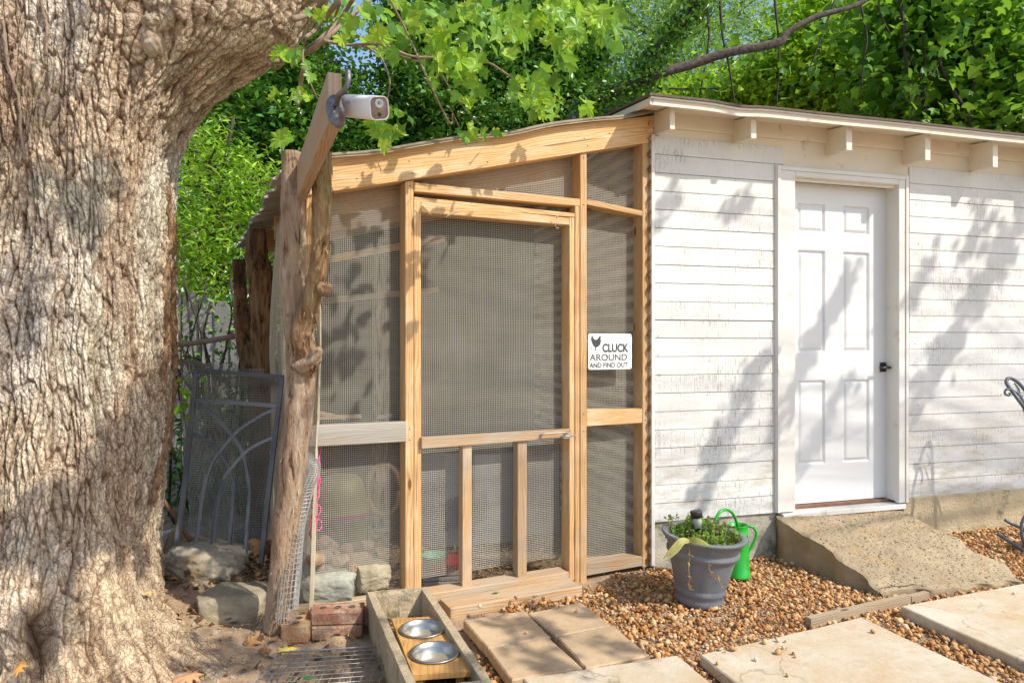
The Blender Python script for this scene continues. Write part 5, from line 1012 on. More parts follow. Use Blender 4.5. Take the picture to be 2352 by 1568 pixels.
def brick(cx, cy_, Y, size, rz, matl, label, z=None, holes=True):
    c = at(cx, cy_, Y); 
    if z is not None: c.z = z
    m = MB().box(c, size, R(rz), ch=.006); v = np.array(m.v); v += (np.stack([vn(v[:, 0]*60, v[:, 1]*60, 3), vn(v[:, 1]*60, v[:, 2]*60, 4), vn(v[:, 2]*60, v[:, 0]*60, 5)], 1)-.5)*.006
    o = mo('brick', v, m.f, matl); tag(o, label, 'brick')
    h = MB(); ex = V(math.cos(R(rz)), math.sin(R(rz)), 0); ey = V(-ex.y, ex.x, 0)
    if holes:
        long_x = size[0] > size[1]
        for k in (-1, 0, 1):
            q = c+(ex if long_x else ey)*k*max(size[0], size[1])*.28+V(0, 0, size[2]/2+.0012); h.lathe([(.0001, 0), (.014, 0.0), (.016, .0006)], q, 14)
        h.build('core_hole', M['bark'], o, True)
    return o
brick(776, 1412, 3.17, (.225, .10, .062), 6, M['brick'], 'reddish brown cored brick on top, lying against the coop sill', .088)
brick(777, 1455, 3.16, (.222, .10, .062), 3, M['brick'], 'reddish brown brick at the bottom, half buried under another brick', .025, False)
brick(687, 1447, 3.14, (.115, .18, .075), 4, M['brick_o'], 'orange eroded cored brick end beside the log post foot', .045)
brick(868, 1418, 3.25, (.20, .10, .062), 10, M['brick'], 'dark brick mostly hidden behind the corner of the stone trough', .055, False)
# ================================================================ wrought-iron gate, mesh sheet and rod
gb, gt = 3.72, 3.84
def gat(x, y): t = (1290-y)/440; return at(x, y, gb+(gt-gb)*t)
gs = lambda x, y: (352.8+.2*x, 784+.2*y)
gate = thing('iron_gate', gat(500, 1290), 'narrow dark iron garden gate with crossing arched bars leaning behind the boulder', 'gate')
def bar(pts, r, name='bar', sp=True, flat=1): P = [gat(*p) for p in pts]; P = spline(P, 6) if sp and len(P) > 2 else P; return MB().tube(P, r, 4, flat=flat).build(name, M['iron_l'] if name in ('arched_bar', 'cross_rail') or (name == 'frame_leg' and pts[0][0] < 500) else M['iron'], gate)  # sunlit colour goes on the arches, cross rail and left leg
bar([(451, 850), (427, 1090), (404, 1275)], .016, 'frame_leg', False); bar([(648, 868), (621, 1098), (600, 1290)], .016, 'frame_leg', False)
bar([(447, 849), (540, 857), (651, 866)], .015, 'top_rail', False); bar([(448, 919), (540, 924), (642, 932)], .015, 'cross_rail', False)
z3 = lambda x, y: (.33336*x, 1045.9+.33336*y)
bar([gs(490, 745), gs(570, 760), gs(680, 840), gs(800, 960), gs(910, 1090), gs(1010, 1240), gs(1060, 1400), gs(1085, 1568), z3(1722, 250), z3(1708, 450), z3(1690, 690)], .011, 'arched_bar')
bar([gs(445, 1060), gs(560, 1110), gs(660, 1180), gs(745, 1275), gs(840, 1400), gs(905, 1568), z3(1612, 200), z3(1600, 400), z3(1572, 680)], .011, 'arched_bar')
bar([gs(1410, 775), gs(1270, 830), gs(1120, 920), gs(1000, 1000), gs(910, 1090), gs(750, 1280), gs(670, 1410), gs(610, 1568), z3(1420, 150), z3(1385, 330), z3(1345, 640)], .011, 'arched_bar')
bar([gs(1370, 1100), gs(1220, 1165), gs(1080, 1250), gs(980, 1350), gs(880, 1470), gs(805, 1568), z3(1540, 180), z3(1495, 350), z3(1452, 680)], .011, 'arched_bar')
def shf(s, z):
    top = 1.22; x = -1.90+s*.62+.02*np.sin(z*6); zz_ = z+.0*s; y = 4.08-.05*s+.03*(vn(s*5, z*4, 3)-.5)*2+.05*np.sin(z*3+s)
    cr = np.clip((z-(1.16-.16*s+.03*np.sin(s*9)))/.10, 0, 1.2); y = y-cr*.12; zz_ = z-cr*.04
    return np.stack([x, y, zz_], -1)
o = wires('wire_mesh_sheet', shf, 0, 1, .02, 1.24, .0135, .0019, M['galv'], None, n=40, drop=lambda P: P[..., 2] > 1.24-.20*np.clip(P[..., 0]+1.90, 0, 1)); tag(o, 'loose sheet of galvanised wire mesh with a curled top edge behind the iron gate', 'wire mesh')
o = MB().tube([at(*z3(1085, 250), 3.75), at(*z3(1210, 430), 3.8), at(*z3(1350, 650), 3.85)], .011, 8).build('rod', M['rust'], None, True); tag(o, 'rusty metal rod leaning between the tree trunk and the grey boulder', 'rod')
# ================================================================ wire grid on the soil
gr = thing('wire_grid', gp(750, 1530, .01), 'flat square-celled wire grid lying on the soil left of the trough', 'wire grid'); gm = MB()
A, B, D_ = gp(643, 1498, .03), gp(842, 1485, .03), gp(646, 1600, .03); ux = (B-A)/9; uy = (D_-A)/8.0; uy = V(-.01, -1, 0)*ux.length
for i in range(0, 13): gm.tube([A+ux*i, A+ux*i+uy*15], .0018, 5)
for j in range(0, 16): gm.tube([A+uy*j+V(0, 0, .003), A+ux*12+uy*j+V(0, 0, .003)], .0018, 5)
gm.build('wires', M['galv'], gr, True)['kind'] = 'stuff'; fm = MB(); fm.tube([A, A+ux*12], .0032, 6); fm.tube([A, A+uy*15], .0032, 6); fm.build('frame', M['galv'], gr, True)
# ================================================================ trough with feeder
TL = V(-.665, 3.225, 0); TR = V(-.394, 3.295, 0); dv = V(.335, -.94, 0); Ln = 1.0; hT = .171
tro = thing('stone_trough', TL.lerp(TR, .5), 'long rectangular concrete planting trough standing on the soil before the coop', 'trough')
def trough():
    c = [TL, TR, TR+dv*Ln, TL+dv*Ln]; cen = sum(c, Vector())/4; w = .034; 
    e = (TR-TL).normalized(); f = dv.normalized(); ins = [TL+e*w+f*w, TR-e*w+f*w, TR-e*w+dv*Ln-f*w, TL+e*w+dv*Ln-f*w]; bi = [p+(cen-p)*.05 for p in ins]
    m = MB(); vs = []; N_ = 24; rr = random.Random(2)
    def loop(cs, z, am):
        out = []
        for i in range(4):
            a, b = cs[i], cs[(i+1) % 4]
            for k in range(N_): q = a.lerp(b, k/N_); j = V(rr.uniform(-1, 1), rr.uniform(-1, 1), 0)*am; out.append(V(q.x+j.x, q.y+j.y, z+rr.uniform(-1, 1)*am*.5))
        return out
    out_ = lambda s: [p+(p-cen).normalized()*s for p in c]
    Ls = [loop(out_(-.012), -.02, .002), loop(out_(-.006), .04, .004), loop(out_(-.003), .09, .004), loop(out_(0), .135, .003), loop(out_(0), hT-.012, .002), loop(out_(-.008), hT, .0015), loop(ins, hT, .0015), loop([p+(cen-p).normalized()*.006 for p in ins], hT-.012, .001), loop(bi, .035, .002)]
    k = N_*4
    for l in Ls: vs += l
    fs = [(r*k+i, r*k+(i+1) % k, (r+1)*k+(i+1) % k, (r+1)*k+i) for r in range(len(Ls)-1) for i in range(k)]; fs.append(tuple(range((len(Ls)-1)*k, len(Ls)*k)))
    return mo('basin', vs, [f[::-1] for f in fs], M['concrete'], tro)
trough()
n = 500; t_ = r_.uniform(.04, .96, n); s_ = r_.uniform(.15, .85, n); P = np.array(TL)+s_[:, None]*np.array(TR-TL)+t_[:, None]*np.array(dv*Ln); P[:, 2] = .045+r_.uniform(0, .02, n)
o = leaf_cloud('debris', P, .03, np.array([(.22, .14, .08), (.32, .22, .12)])[r_.integers(0, 2, n)], M['litter'], tro, 'q', 1, 12); o['kind'] = 'stuff'
fd = thing('feeder_stand', V(-.33, 2.75, .1), 'wooden feeder stand with two steel bowls sitting inside the trough', 'feeder'); zt_ = .145
F4 = [V(-.511, 3.0, zt_-.01), V(-.302, 3.03, zt_-.01), V(-.142, 2.49, zt_+.005), V(-.345, 2.46, zt_+.005)]
def fpt(u_, v_): return F4[0]*(1-u_)*(1-v_)+F4[1]*u_*(1-v_)+F4[2]*u_*v_+F4[3]*(1-u_)*v_
# top board with two round openings
rB = .083; cB = [fpt(.5, .265), fpt(.52, .70)]
def feeder_top():
    e = (F4[1]-F4[0]).normalized(); f = (F4[3]-F4[0]).normalized(); vs, fs, uv = [], [], []; K = 40; th = .02; dz_ = V(0, 0, -th)
    # two halves, each an annulus from circle to rectangle
    for hi, (v0, v1, c_) in enumerate(((0, .485, cB[0]), (.485, 1, cB[1]))):
        cs = [fpt(0, v0), fpt(1, v0), fpt(1, v1), fpt(0, v1)]
        per = []
        for i in range(4):
            for k in range(K//4): per.append(cs[i].lerp(cs[(i+1) % 4], k/(K/4)))
        b = len(vs)
        for p in per:
            d = (p-c_); d.z = 0; d.normalize(); q = c_+d*rB; q.z = c_.z
            vs += [p, q, p+dz_, q+dz_]
        for k in range(K):
            a_ = b+k*4; n_ = b+((k+1) % K)*4; fs += [(a_, a_+1, n_+1, n_), (a_+1, a_+3, n_+3, n_+1), (a_+2, a_, n_, n_+2)]
    uv = [((q-F4[0]).dot(f), (q-F4[0]).dot(e)) for q in vs]; return mo('board_top', vs, fs, M['feeder'], fd, False, uv)
feeder_top()
for u0, v0 in ((.15, .06), (.85, .06), (.15, .94), (.85, .94)):
    p = fpt(u0, v0); MB().box(V(p.x, p.y, (p.z-.02+.03)/2+.005), (.03, .02, p.z-.035), R(-19)).build('leg', M['feeder'], fd)
M['water'] = _new('water')[0]; wb = M['water'].node_tree.nodes['Principled BSDF']; wb.inputs['Base Color'].default_value = (.45, .36, .20, 1); wb.inputs['Roughness'].default_value = .04; wb.inputs['Transmission Weight'].default_value = .5; wb.inputs['IOR'].default_value = 1.33
for c_ in cB:
    pr = [(.094, .002), (.096, .006), (.090, .008), (.085, .006), (.080, -.012), (.072, -.040), (.058, -.052), (.0005, -.053)]
    bw = MB().lathe([(r, z+.002) for r, z in pr], c_, 48).build('bowl', M['steel'], fd, True)
    MB().lathe([(.0005, -.028), (.0765, -.028)], c_, 40).build('water', M['water'], bw, True)
# ================================================================ planter, solar light, watering can
pc = V(.952, 3.60, .0); M['potm'] = mk('planter_plastic', (.115, .135, .17), (.20, .20, .20), 9, .55, .25, 90, sc=(1, 1, .25), dirt=((.28, .24, .20), 5, .58))
tl = Matrix.Rotation(R(4), 3, 'Y') @ Matrix.Rotation(R(2), 3, 'X')
pot = thing('planter', pc, 'ribbed dark grey plastic planter with succulents on the gravel by the shed corner', 'planter'); n = 180
prof = [(.002, -.01), (.116, -.01), (.121, .0), (.123, .018), (.119, .030), (.121, .034), (.128, .050), (.131, .060), (.127, .072), (.1275, .078)]+[(.128+.036*t, .08+.145*t) for t in np.linspace(0, 1, 8)]+[(.170, .232), (.181, .245), (.182, .256), (.172, .266), (.176, .272), (.188, .300), (.198, .315), (.207, .322), (.212, .330), (.212, .337), (.206, .341), (.186, .340), (.178, .330), (.172, .30), (.165, .27), (.002, .27)]
vs = []
for r, z in prof:
    for k in range(n):
        t = 2*math.pi*k/n; rr_ = r*(1+(.007 if k % 2 else -.007)*(1 if .078 < z < .228 else 0)); vs.append(tl @ V(rr_*math.cos(t), rr_*math.sin(t), z)+pc)
mo('pot', vs, [(j*n+k, j*n+(k+1) % n, (j+1)*n+(k+1) % n, (j+1)*n+k) for j in range(len(prof)-1) for k in range(n)], M['potm'], pot, True)
def pp(x, y, z): return tl @ V(x, y, z)+pc
suc = thing('succulents', pp(0, 0, .28), 'low green and reddish sedum plants filling the grey planter', 'plant')
P = []; C_ = []; r_ = np.random.default_rng(77); sm = MB()
for i in range(190):
    a = r_.uniform(0, 6.28); rad = .165*r_.uniform(0, 1)**.5; h = r_.uniform(.05, .11)*(1.35 if rad < .09 else 1); b0_ = V(rad*math.cos(a), rad*math.sin(a), .275); tp = b0_+V(r_.normal()*.02, r_.normal()*.02, h); sm.tube([pp(*b0_), pp(*tp)], .0025, 4)
    nl = 26; t = np.linspace(.15, 1, nl)[:, None]; q = np.array(b0_)*(1-t)+np.array(tp)*t+r_.normal(size=(nl, 3))*.0045; P += [tuple(pp(*x)) for x in q]
    c = [(.16, .36, .04), (.26, .46, .05), (.10, .26, .05), (.34, .42, .06)][i % 4]; C_ += [c]*nl
leaf_cloud('foliage', np.array(P), .019, np.array(C_), M['leaf'], suc, 'q', .6, 3); sm.build('stem', M['twig'], suc)
for x, y, h in ((-.02, .05, .42), (.03, .06, .40), (-.01, .1, .43), (.09, .0, .36), (.12, .03, .37), (.04, -.03, .36)):
    q = [pp(x, y, .28), pp(x*1.1, y*1.1, h-.01), pp(x*1.15+.004, y*1.1, h)]; f_ = MB(); f_.tube(q, .0016, 4); 
    for _ in range(9): f_.box(q[-1]+V(r_.normal()*.008, r_.normal()*.008, r_.normal()*.003), (.006, .006, .005))
    f_.build('flower_stalk', M['rust'] if x > .05 else M['twig'], suc)
P = []; 
for _ in range(90): P.append(tuple(pp(.13+r_.normal()*.022, r_.normal()*.05-.02, .30+r_.uniform(0, .05))))
leaf_cloud('red_foliage', np.array(P), .014, np.array([(.30, .10, .06)]*90), M['litter'], suc, 'q', .4, 9)
pth = spline([pp(-.155, .06, .29), pp(-.165, .08, .36), pp(-.15, .09, .385), pp(-.12, .09, .37)], 5); m = MB(); m.tube(pth, .002, 4); m.build('curled_stem', M['twig'], suc)
leaf_cloud('curled_leaves', np.array([tuple(p+V(r_.normal()*.01, 0, r_.normal()*.008)) for p in pth for _ in range(2)]), .022, np.array([(.20, .24, .06)]*(len(pth)*2)), M['leaf'], suc, 'q', .3, 10)
# broad drooping yellow leaves and dry trailing stems
def blade(pts, w, c, parent, name='blade'):
    Pp = spline([Vector(p) for p in pts], 6); n_ = len(Pp); vs = []; 
    for i, p in enumerate(Pp):
        d = (Pp[min(i+1, n_-1)]-Pp[max(i-1, 0)]).normalized(); s_ = d.cross(V(.3, -1, .25)).normalized()*w*math.sin(math.pi*min(.97, .06+.94*i/(n_-1)))**.8
        vs += [p+s_, p+V(0, -.002, .002), p-s_]
    fs = [(i*3+k, i*3+k+1, i*3+4+k, i*3+3+k) for i in range(n_-1) for k in (0, 1)]; return mo(name, vs, fs, M['leaf'], parent, True, None, np.array([c]*len(vs)))
bl = thing('drooping_leaves', pp(-.06, -.15, .32), 'long yellowed strap leaves and dry trailing stems hanging over the planter rim', 'plant')
blade([at(*z6(590, 455), 3.42), at(*z6(540, 450), 3.38), at(*z6(495, 490), 3.36), at(*z6(437, 548), 3.36)], .015, (.55, .48, .16), bl)
blade([at(*z6(590, 455), 3.42), at(*z6(545, 455), 3.37), at(*z6(510, 500), 3.36), at(*z6(465, 552), 3.36)], .015, (.58, .54, .22), bl)
blade([at(*z6(560, 445), 3.42), at(*z6(620, 450), 3.38), at(*z6(690, 480), 3.36)], .015, (.42, .42, .10), bl)
for pts in ([(575, 465), (580, 540), (575, 600), (580, 650), (575, 690), (592, 715)], [(735, 470), (700, 530), (680, 580), (700, 630), (740, 670), (760, 700)]):
    Pp = spline([at(*z6(x, y), 3.42) for x, y in pts], 5); MB().tube(Pp, .0013, 4).build('trailing_stem', M['feeder'], bl)
    leaf_cloud('dry_leaf_cluster', np.array([tuple(p+V(r_.normal()*.008, -.004, r_.normal()*.008)) for p in Pp[4::5] for _ in range(3)]), .030, np.array([(.50, .36, .10)]*(len(Pp[4::5])*3)), M['litter'], bl, 'n', .0, 19)
so_ = thing('solar_light', pp(-.05, .0, .38), 'small black and clear solar stake light stuck in the planter', 'lamp'); tx_ = Matrix.Rotation(R(-8), 3, 'Y')
q0 = pp(-.052, -.03, .425)
MB().lathe([(.001, .033), (.029, .033), (.030, .030), (.029, 0), (.001, 0)], q0, 24, tx_).build('cap', M['black_pl'], so_, True)
MB().lathe([(.021, 0), (.021, -.05), (.001, -.05)], q0, 20, tx_).build('lens', M['glassy'], so_, True); MB().tube([q0+tx_ @ V(0, 0, -.05), q0+tx_ @ V(0, 0, -.12)], .006, 6).build('stake', M['black_pl'], so_)
wc = V(1.256, 3.93, .004); can = thing('watering_can', wc, 'tall bright green metal watering can behind the grey planter', 'watering can')
MB().lathe([(.001, .001), (.064, .001), (.067, .006), (.067, .012), (.065, .016), (.0655, .03), (.063, .033), (.055, .235), (.0565, .238), (.0545, .242), (.052, .285), (.054, .290), (.051, .290), (.049, .24), (.047, .03), (.001, .03)], wc, 40).build('body', M['green'], can, True)
MB().tube(spline([at(*z6(714, 400), 3.80), at(*z6(716, 345), 3.80), at(*z6(745, 295), 3.82), at(*z6(790, 290), 3.86), at(*z6(825, 340), 3.92), at(*z6(843, 440), 3.96)], 8), .0085, 10).build('top_handle', M['green'], can, True)
MB().tube(spline([at(*z6(862, 395), 3.93), at(*z6(880, 375), 3.93), at(*z6(915, 378), 3.93), at(*z6(934, 415), 3.93), at(*z6(915, 470), 3.93), at(*z6(884, 522), 3.93)], 8), .008, 10).build('side_handle', M['green'], can, True)
MB().tube(spline([wc+V(-.05, -.02, .05), wc+V(-.13, -.02, .15), wc+V(-.20, -.02, .25)], 5), [.014]*11, 10).build('spout', M['green'], can, True)
# ================================================================ iron chair at the right edge
ch = thing('iron_chair', V(3.55, 4.3, 0), 'dark wrought-iron garden chair cut off by the right edge of the picture', 'chair')
def ct(pts, r, nm, Y=None, sp=True): P = [at(x, y, Yq) for x, y, Yq in pts]; return MB().tube(spline(P, 8) if sp else P, r, 8).build(nm, M['iron'], ch, True)
ct([(2352, 935, 4.3), (2330, 905, 4.35), (2312, 880, 4.4), (2316, 869, 4.42), (2330, 872, 4.42), (2352, 893, 4.4), (2400, 960, 4.35), (2440, 1060, 4.3)], .011, 'back_frame')
ct([(2352, 925, 4.35), (2342, 908, 4.36), (2326, 896, 4.36), (2312, 894, 4.36), (2308, 903, 4.36), (2317, 908, 4.36), (2320, 902, 4.36)], .007, 'scroll')
ct([(2330, 880, 4.4), (2340, 893, 4.4), (2340, 905, 4.4), (2333, 908, 4.4)], .005, 'scroll')
ct([(2352, 935, 4.3), (2375, 1000, 4.25), (2380, 1080, 4.2), (2375, 1110, 4.2)], .011, 'back_frame')
m = MB()
for i in range(14): 
    a = at(2332+i*5, 884+i*8, 4.38); b_ = at(2352+i*6, 940+i*8, 4.32); m.tube([a, b_], .002, 3); m.tube([at(2332+i*5, 900+i*8, 4.38), at(2372+i*5, 905+i*8, 4.36)], .002, 3)
m.build('back_mesh', M['iron'], ch)['kind'] = 'stuff'
c = V(3.55, 4.05, .43); MB().lathe([(.001, .01), (.20, .01), (.215, .0), (.20, -.01), (.001, -.01)], c, 36).build('seat', M['iron'], ch, True)
ct([(2292, 1226, 4.42), (2320, 1243, 4.35), (2360, 1268, 4.25), (2420, 1300, 4.1)], .012, 'foot'); ct([(2308, 1193, 4.62), (2330, 1205, 4.6), (2370, 1222, 4.5)], .011, 'foot')
ct([(2365, 1170, 4.3), (2349, 1195, 4.3), (2346, 1220, 4.3), (2352, 1245, 4.3), (2370, 1260, 4.3), (2390, 1240, 4.3), (2392, 1200, 4.3), (2375, 1172, 4.3)], .009, 'ring')
for a in (.6, 2.3, 3.9, 5.4): MB().tube(spline([c+V(.17*math.cos(a), .17*math.sin(a), 0), c+V(.14*math.cos(a), .14*math.sin(a), -.2), c+V(.25*math.cos(a), .25*math.sin(a), -.42)], 5), .010, 8).build('leg', M['iron'], ch, True)
# ================================================================ security camera, hook, sign
cm = thing('security_camera', at(1000, 250, 2.02), 'white bullet security camera with rusty underside mounted on the beam end', 'camera')
e_ = (at(878, 250, 1.86)-at(800, 240, 2.02)); 
cA = at(802, 243, 2.03); cB_ = at(872, 249, 1.90); ax_ = (cB_-cA).normalized(); up_ = V(0, 0, 1); sd_ = ax_.cross(up_).normalized(); up_ = sd_.cross(ax_)
roll = Matrix.Rotation(R(14), 3, ax_); sd_ = roll @ sd_; up_ = roll @ up_
def rbox(c0_, c1_, w, h, rad, k=6, s0=1, s1=1):
    ring = []
    for i, (sx, sy) in enumerate(((1, 1), (-1, 1), (-1, -1), (1, -1))):
        for j in range(k+1): a = math.pi/2*(i+j/k); ring.append((sx*(w/2-rad)+rad*math.cos(a), sy*(h/2-rad)+rad*math.sin(a)))
    return ring
def camtube(stations, w, h, rad, name, matl, parent):
    rg = rbox(0, 0, w, h, rad); n_ = len(rg); vs = []
    for p, s in stations: vs += [p+sd_*x*s+up_*y*s for x, y in rg]
    fs = [(i*n_+k, i*n_+(k+1) % n_, (i+1)*n_+(k+1) % n_, (i+1)*n_+k) for i in range(len(stations)-1) for k in range(n_)]+[tuple(range(n_))[::-1], tuple(range((len(stations)-1)*n_, len(stations)*n_))]
    return mo(name, vs, fs, matl, parent, True)
Lc = (cB_-cA).length; bw_, bh_ = .058, .062
body = camtube([(cA, .86), (cA+ax_*.004, .95), (cA+ax_*.012, 1), (cB_-ax_*.006, 1), (cB_, .98), (cB_, .92), (cB_-ax_*.004, .90)], bw_, bh_, .016, 'housing', M['plastic_w'], cm)
M['face'] = mk('camera_face', (.20, .16, .13), (.30, .22, .16), 40, .3, .2, 200)
camtube([(cB_-ax_*.008, .9), (cB_-ax_*.0035, .895)], bw_, bh_, .016, 'face_plate', M['face'], cm)
lz = cB_+up_*.012-ax_*.003; q_ = ax_.to_track_quat('Z', 'Y').to_matrix()
MB().lathe([(.012, 0), (.012, .003), (.008, .003), (.007, .0), (.0005, -.001)], lz, 24, q_).build('lens', M['glassy'], cm, True)
MB().lathe([(.005, 0), (.005, .002), (.0005, .002)], lz-up_*.028, 16, q_).build('sensor', M['black_pl'], cm, True)
MB().tube([cA+ax_*.004, cA-ax_*.02, cA-ax_*.045-V(0, 0, .002)], [.011, .009, .014], 16).build('ball_mount', M['plastic_w'], cm, True)
def text(body_, size, loc, ex, ey, matl, name, parent, off=.0, sx=1.0, extr=.0004, align='LEFT'):
    cu = bpy.data.curves.new(name, 'FONT'); cu.body = body_; cu.size = 1; cu.offset = off; cu.extrude = 0; cu.align_x = align; t = bpy.data.objects.new(name, cu); col.objects.link(t)
    dg = bpy.context.evaluated_depsgraph_get(); me = bpy.data.meshes.new_from_object(t.evaluated_get(dg)); bpy.data.objects.remove(t)
    v = np.array([tuple(x.co) for x in me.vertices]); me.materials.clear(); me.materials.append(matl)
    w = np.array(loc)+v[:, :1]*np.array(ex)*size*sx+v[:, 1:2]*np.array(ey)*size; me.vertices.foreach_set('co', w.astype(np.float32).ravel()); me.update()
    o = bpy.data.objects.new(name, me); col.objects.link(o); par(o, parent); return o
M['ink'] = mk('dark_ink', (.05, .055, .065), None, 5, .6, 0); M['faint'] = mk('faint_print', (.52, .52, .50), None, 5, .5, 0)
text('eufy', .016, (cA+ax_*.040-up_*-.008)+(-sd_ if sd_.dot(V(0, 1, 0)) > 0 else sd_)*(bw_/2+.0006), ax_, up_, M['faint'], 'lettering', cm)
hkm = mk('pewter', (.20, .21, .22), (.12, .10, .09), 30, .45, .3, 80, .7); hk_ = thing('iron_hook', at(772, 250, 1.95), 'old grey double iron hook screwed to the end of the beam', 'hook')
z4b = lambda x, y: (548.8+.33336*x, .33336*y)
MB().tube(spline([at(*z4b(752, 488), 1.88), at(*z4b(752, 560), 1.87), at(*z4b(725, 625), 1.88), at(*z4b(688, 660), 1.92), at(*z4b(668, 730), 1.95)], 8), [.008]*8+[.0065]*12+[.008]*13, 10).build('upper_prong', hkm, hk_, True)
MB().tube(spline([at(*z4b(640, 720), 1.955), at(*z4b(650, 790), 1.95), at(*z4b(690, 850), 1.93), at(*z4b(712, 790), 1.90), at(*z4b(695, 740), 1.90)], 8), [.010]*10+[.014]*10+[.010]*13, 10).build('lower_prong', hkm, hk_, True)
blob('plate', at(*z4b(660, 745), 1.957), .021, hkm, hk_, 2, (1.2, .4, 1.7), .15, 16)
# sign
sg = thing('coop_sign', CP.pt(1400, 808, .0), 'white metal sign reading CLUCK AROUND AND FIND OUT with a hen, hung on the mesh', 'sign')
so1 = -.005; q0 = CP.pt(1351, 849, so1); q1 = CP.pt(1451, 848, so1); q2 = CP.pt(1451, 768, so1); q3 = CP.pt(1352, 766, so1)
ex = (q1-q0); ex.z = 0; Wg = ex.length; ex.normalize(); Hg = q3.z-q0.z; q0.z = q0.z; ey = V(0, 0, 1)
rg = []
for (cx_, cz_, a0) in ((Wg-.012, .012, -90), (Wg-.012, Hg-.012, 0), (.012, Hg-.012, 90), (.012, .012, 180)):
    for j in range(6): a = R(a0+j*18); rg.append(q0+ex*(cx_+.012*math.cos(a))+ey*(cz_+.012*math.sin(a)))
M['enamel'] = mk('white_enamel', (.80, .80, .78), (.76, .76, .74), 4, .35, .02, 80)
MB().prism(rg, -CP.n*.0025, .0006).build('plate', M['enamel'], sg)
fr = CP.n*.0012
def S_(x, y): return q0+ex*(x*Wg)+ey*((1-y)*Hg)+fr      # x, y in 0..1 from the top left
text('CLUCK', .0630, S_(.315, .505), ex, ey, M['ink'], 'lettering', sg, .035, .84)
text('AROUND', .0500, S_(.035, .745), ex, ey, M['ink'], 'lettering', sg, .010, 1.16)
text('AND FIND OUT', .0365, S_(.03, .94), ex, ey, M['ink'], 'lettering', sg, .018, .98)
hen = [(.065, .10), (.095, .05), (.115, .12), (.14, .16), (.18, .17), (.22, .13), (.245, .08), (.27, .06), (.29, .09), (.275, .12), (.285, .20), (.27, .30), (.22, .36), (.175, .38), (.17, .44), (.19, .48), (.155, .47), (.155, .38), (.12, .34), (.09, .27), (.065, .18)]
mo('hen_print', [S_(x, y) for x, y in hen], [tuple(range(len(hen)))[::-1]], M['ink'], sg)
vv = MB(); 
for a, b_ in (((.03, .33), (.10, .45)), ((.05, .36), (.03, .38)), ((.08, .41), (.06, .44)), ((.10, .45), (.08, .49)), ((.03, .53), (.045, .58)), ((.045, .58), (.055, .52)), ((.40, .62), (.41, .66)), ((.41, .66), (.42, .60))): vv.tube([S_(*a), S_(*b_)], .0008, 4)
vv.build('sprig_print', M['ink'], sg)
sf = MB()
for x in (.03, .115, .215, .29, .41, .44, .56, .66, .73, .80, .88):  # serifs
    for y in (.745, ): sf.box(S_(x+.01, y-.003), (.010, .0006, .0012), R(26))
sf.build('serif', M['ink'], sg)
for x, y in ((.97, .06), (.96, .95)): MB().lathe([(.0005, .002), (.003, .001), (.0035, 0)], S_(x, y), 10, CP.n.to_track_quat('Z', 'Y').to_matrix()).build('screw', M['iron'], sg, True)
# ================================================================ things inside the coop
rp_ = thing('rope', CP.pt(728, 1030, -.15), 'tangled pink rope hanging inside the left bay of the coop', 'rope'); rr = random.Random(31)
cpts = [(737, 1026), (733, 1050), (731, 1075), (728, 1110), (726, 1140), (723, 1170), (722, 1200), (719, 1225), (722, 1250)]
for s in range(7):
    P = spline([CP.pt(x+rr.gauss(0, 3.4 if 1050 < y < 1230 else 1), y+rr.gauss(0, 3), -.035+rr.gauss(0, .008)) for x, y in cpts[:9 if s < 5 else 6]], 6); MB().tube(P, .0028, 5).build('strand', M['rope'], rp_, True)
for i in range(9):
    c_ = CP.pt(726+rr.gauss(0, 3), 1070+i*17, -.035); P = [c_+V(math.cos(a)*.014, math.sin(a)*.01, math.sin(a*1.0)*.022) for a in np.linspace(0, 6.3, 14)]; MB().tube(P, .0026, 5).build('loop', M['rope'], rp_, True)
z5c = z5
def logp(a, b, r, label, Y0, Y1):
    A = at(*a, Y0); B = at(*b, Y1); o = log('firewood_log', [A, A.lerp(B, .5), B], [r, r*1.03, r*.97], 'cedar_pale', None, int(a[0]), 16, .1, None, 5); tag(o, label, 'log'); return o
logp((720, 1285), (775, 1268), .035, 'pale round cut log end facing out, lying in the left bay of the coop', 3.3, 3.7)
logp((742, 1245), (772, 1262), .035, 'short log piece lying on top of the pile beneath the pink rope', 3.5, 3.7)
logp((760, 1290), (862, 1278), .032, 'long flat log lying across the wood pile inside the coop', 3.45, 3.6)
cube_rock('rock', at(752, 1348, 3.38), (.26, .16, .15), M['stone_b'], 23, 'blue-grey angular stone lying behind the mesh above the bricks', R(5), 6, .09)
cube_rock('rock', at(846, 1320, 3.5), (.20, .16, .14), M['stone'], 25, 'brown tilted stone lying right of the blue-grey stone inside the coop', R(35), 6, .1)
logp((800, 1305), (872, 1316), .036, 'thick split log lying lowest at the right of the wood pile', 3.42, 3.6)
logp((730, 1310), (800, 1322), .034, 'log lying on the bottom left of the pile just above the blue-grey stone', 3.4, 3.5)
logp((790, 1262), (850, 1250), .030, 'thin log on top at the right back of the wood pile', 3.6, 3.8)
bs_ = thing('brick_stand', at(1012, 1322, 3.85), 'low stack of weathered boards carrying the red and green dishes', 'stand')
c = at(1012, 1330, 3.8); c.z = .03
for k in range(3): MB().box(c+V(0, 0, k*.026), (.20-.004*k, .14, .022), R(8), ch=.003).build('board', M['grey_wood'], bs_)
M['red'] = mk('red_plastic', (.62, .05, .06), (.50, .04, .05), 5, .4, .05, 60); M['teal'] = mk('teal_enamel', (.14, .42, .28), (.22, .50, .30), 4, .35, .05, 60)
cz = c.z+.066
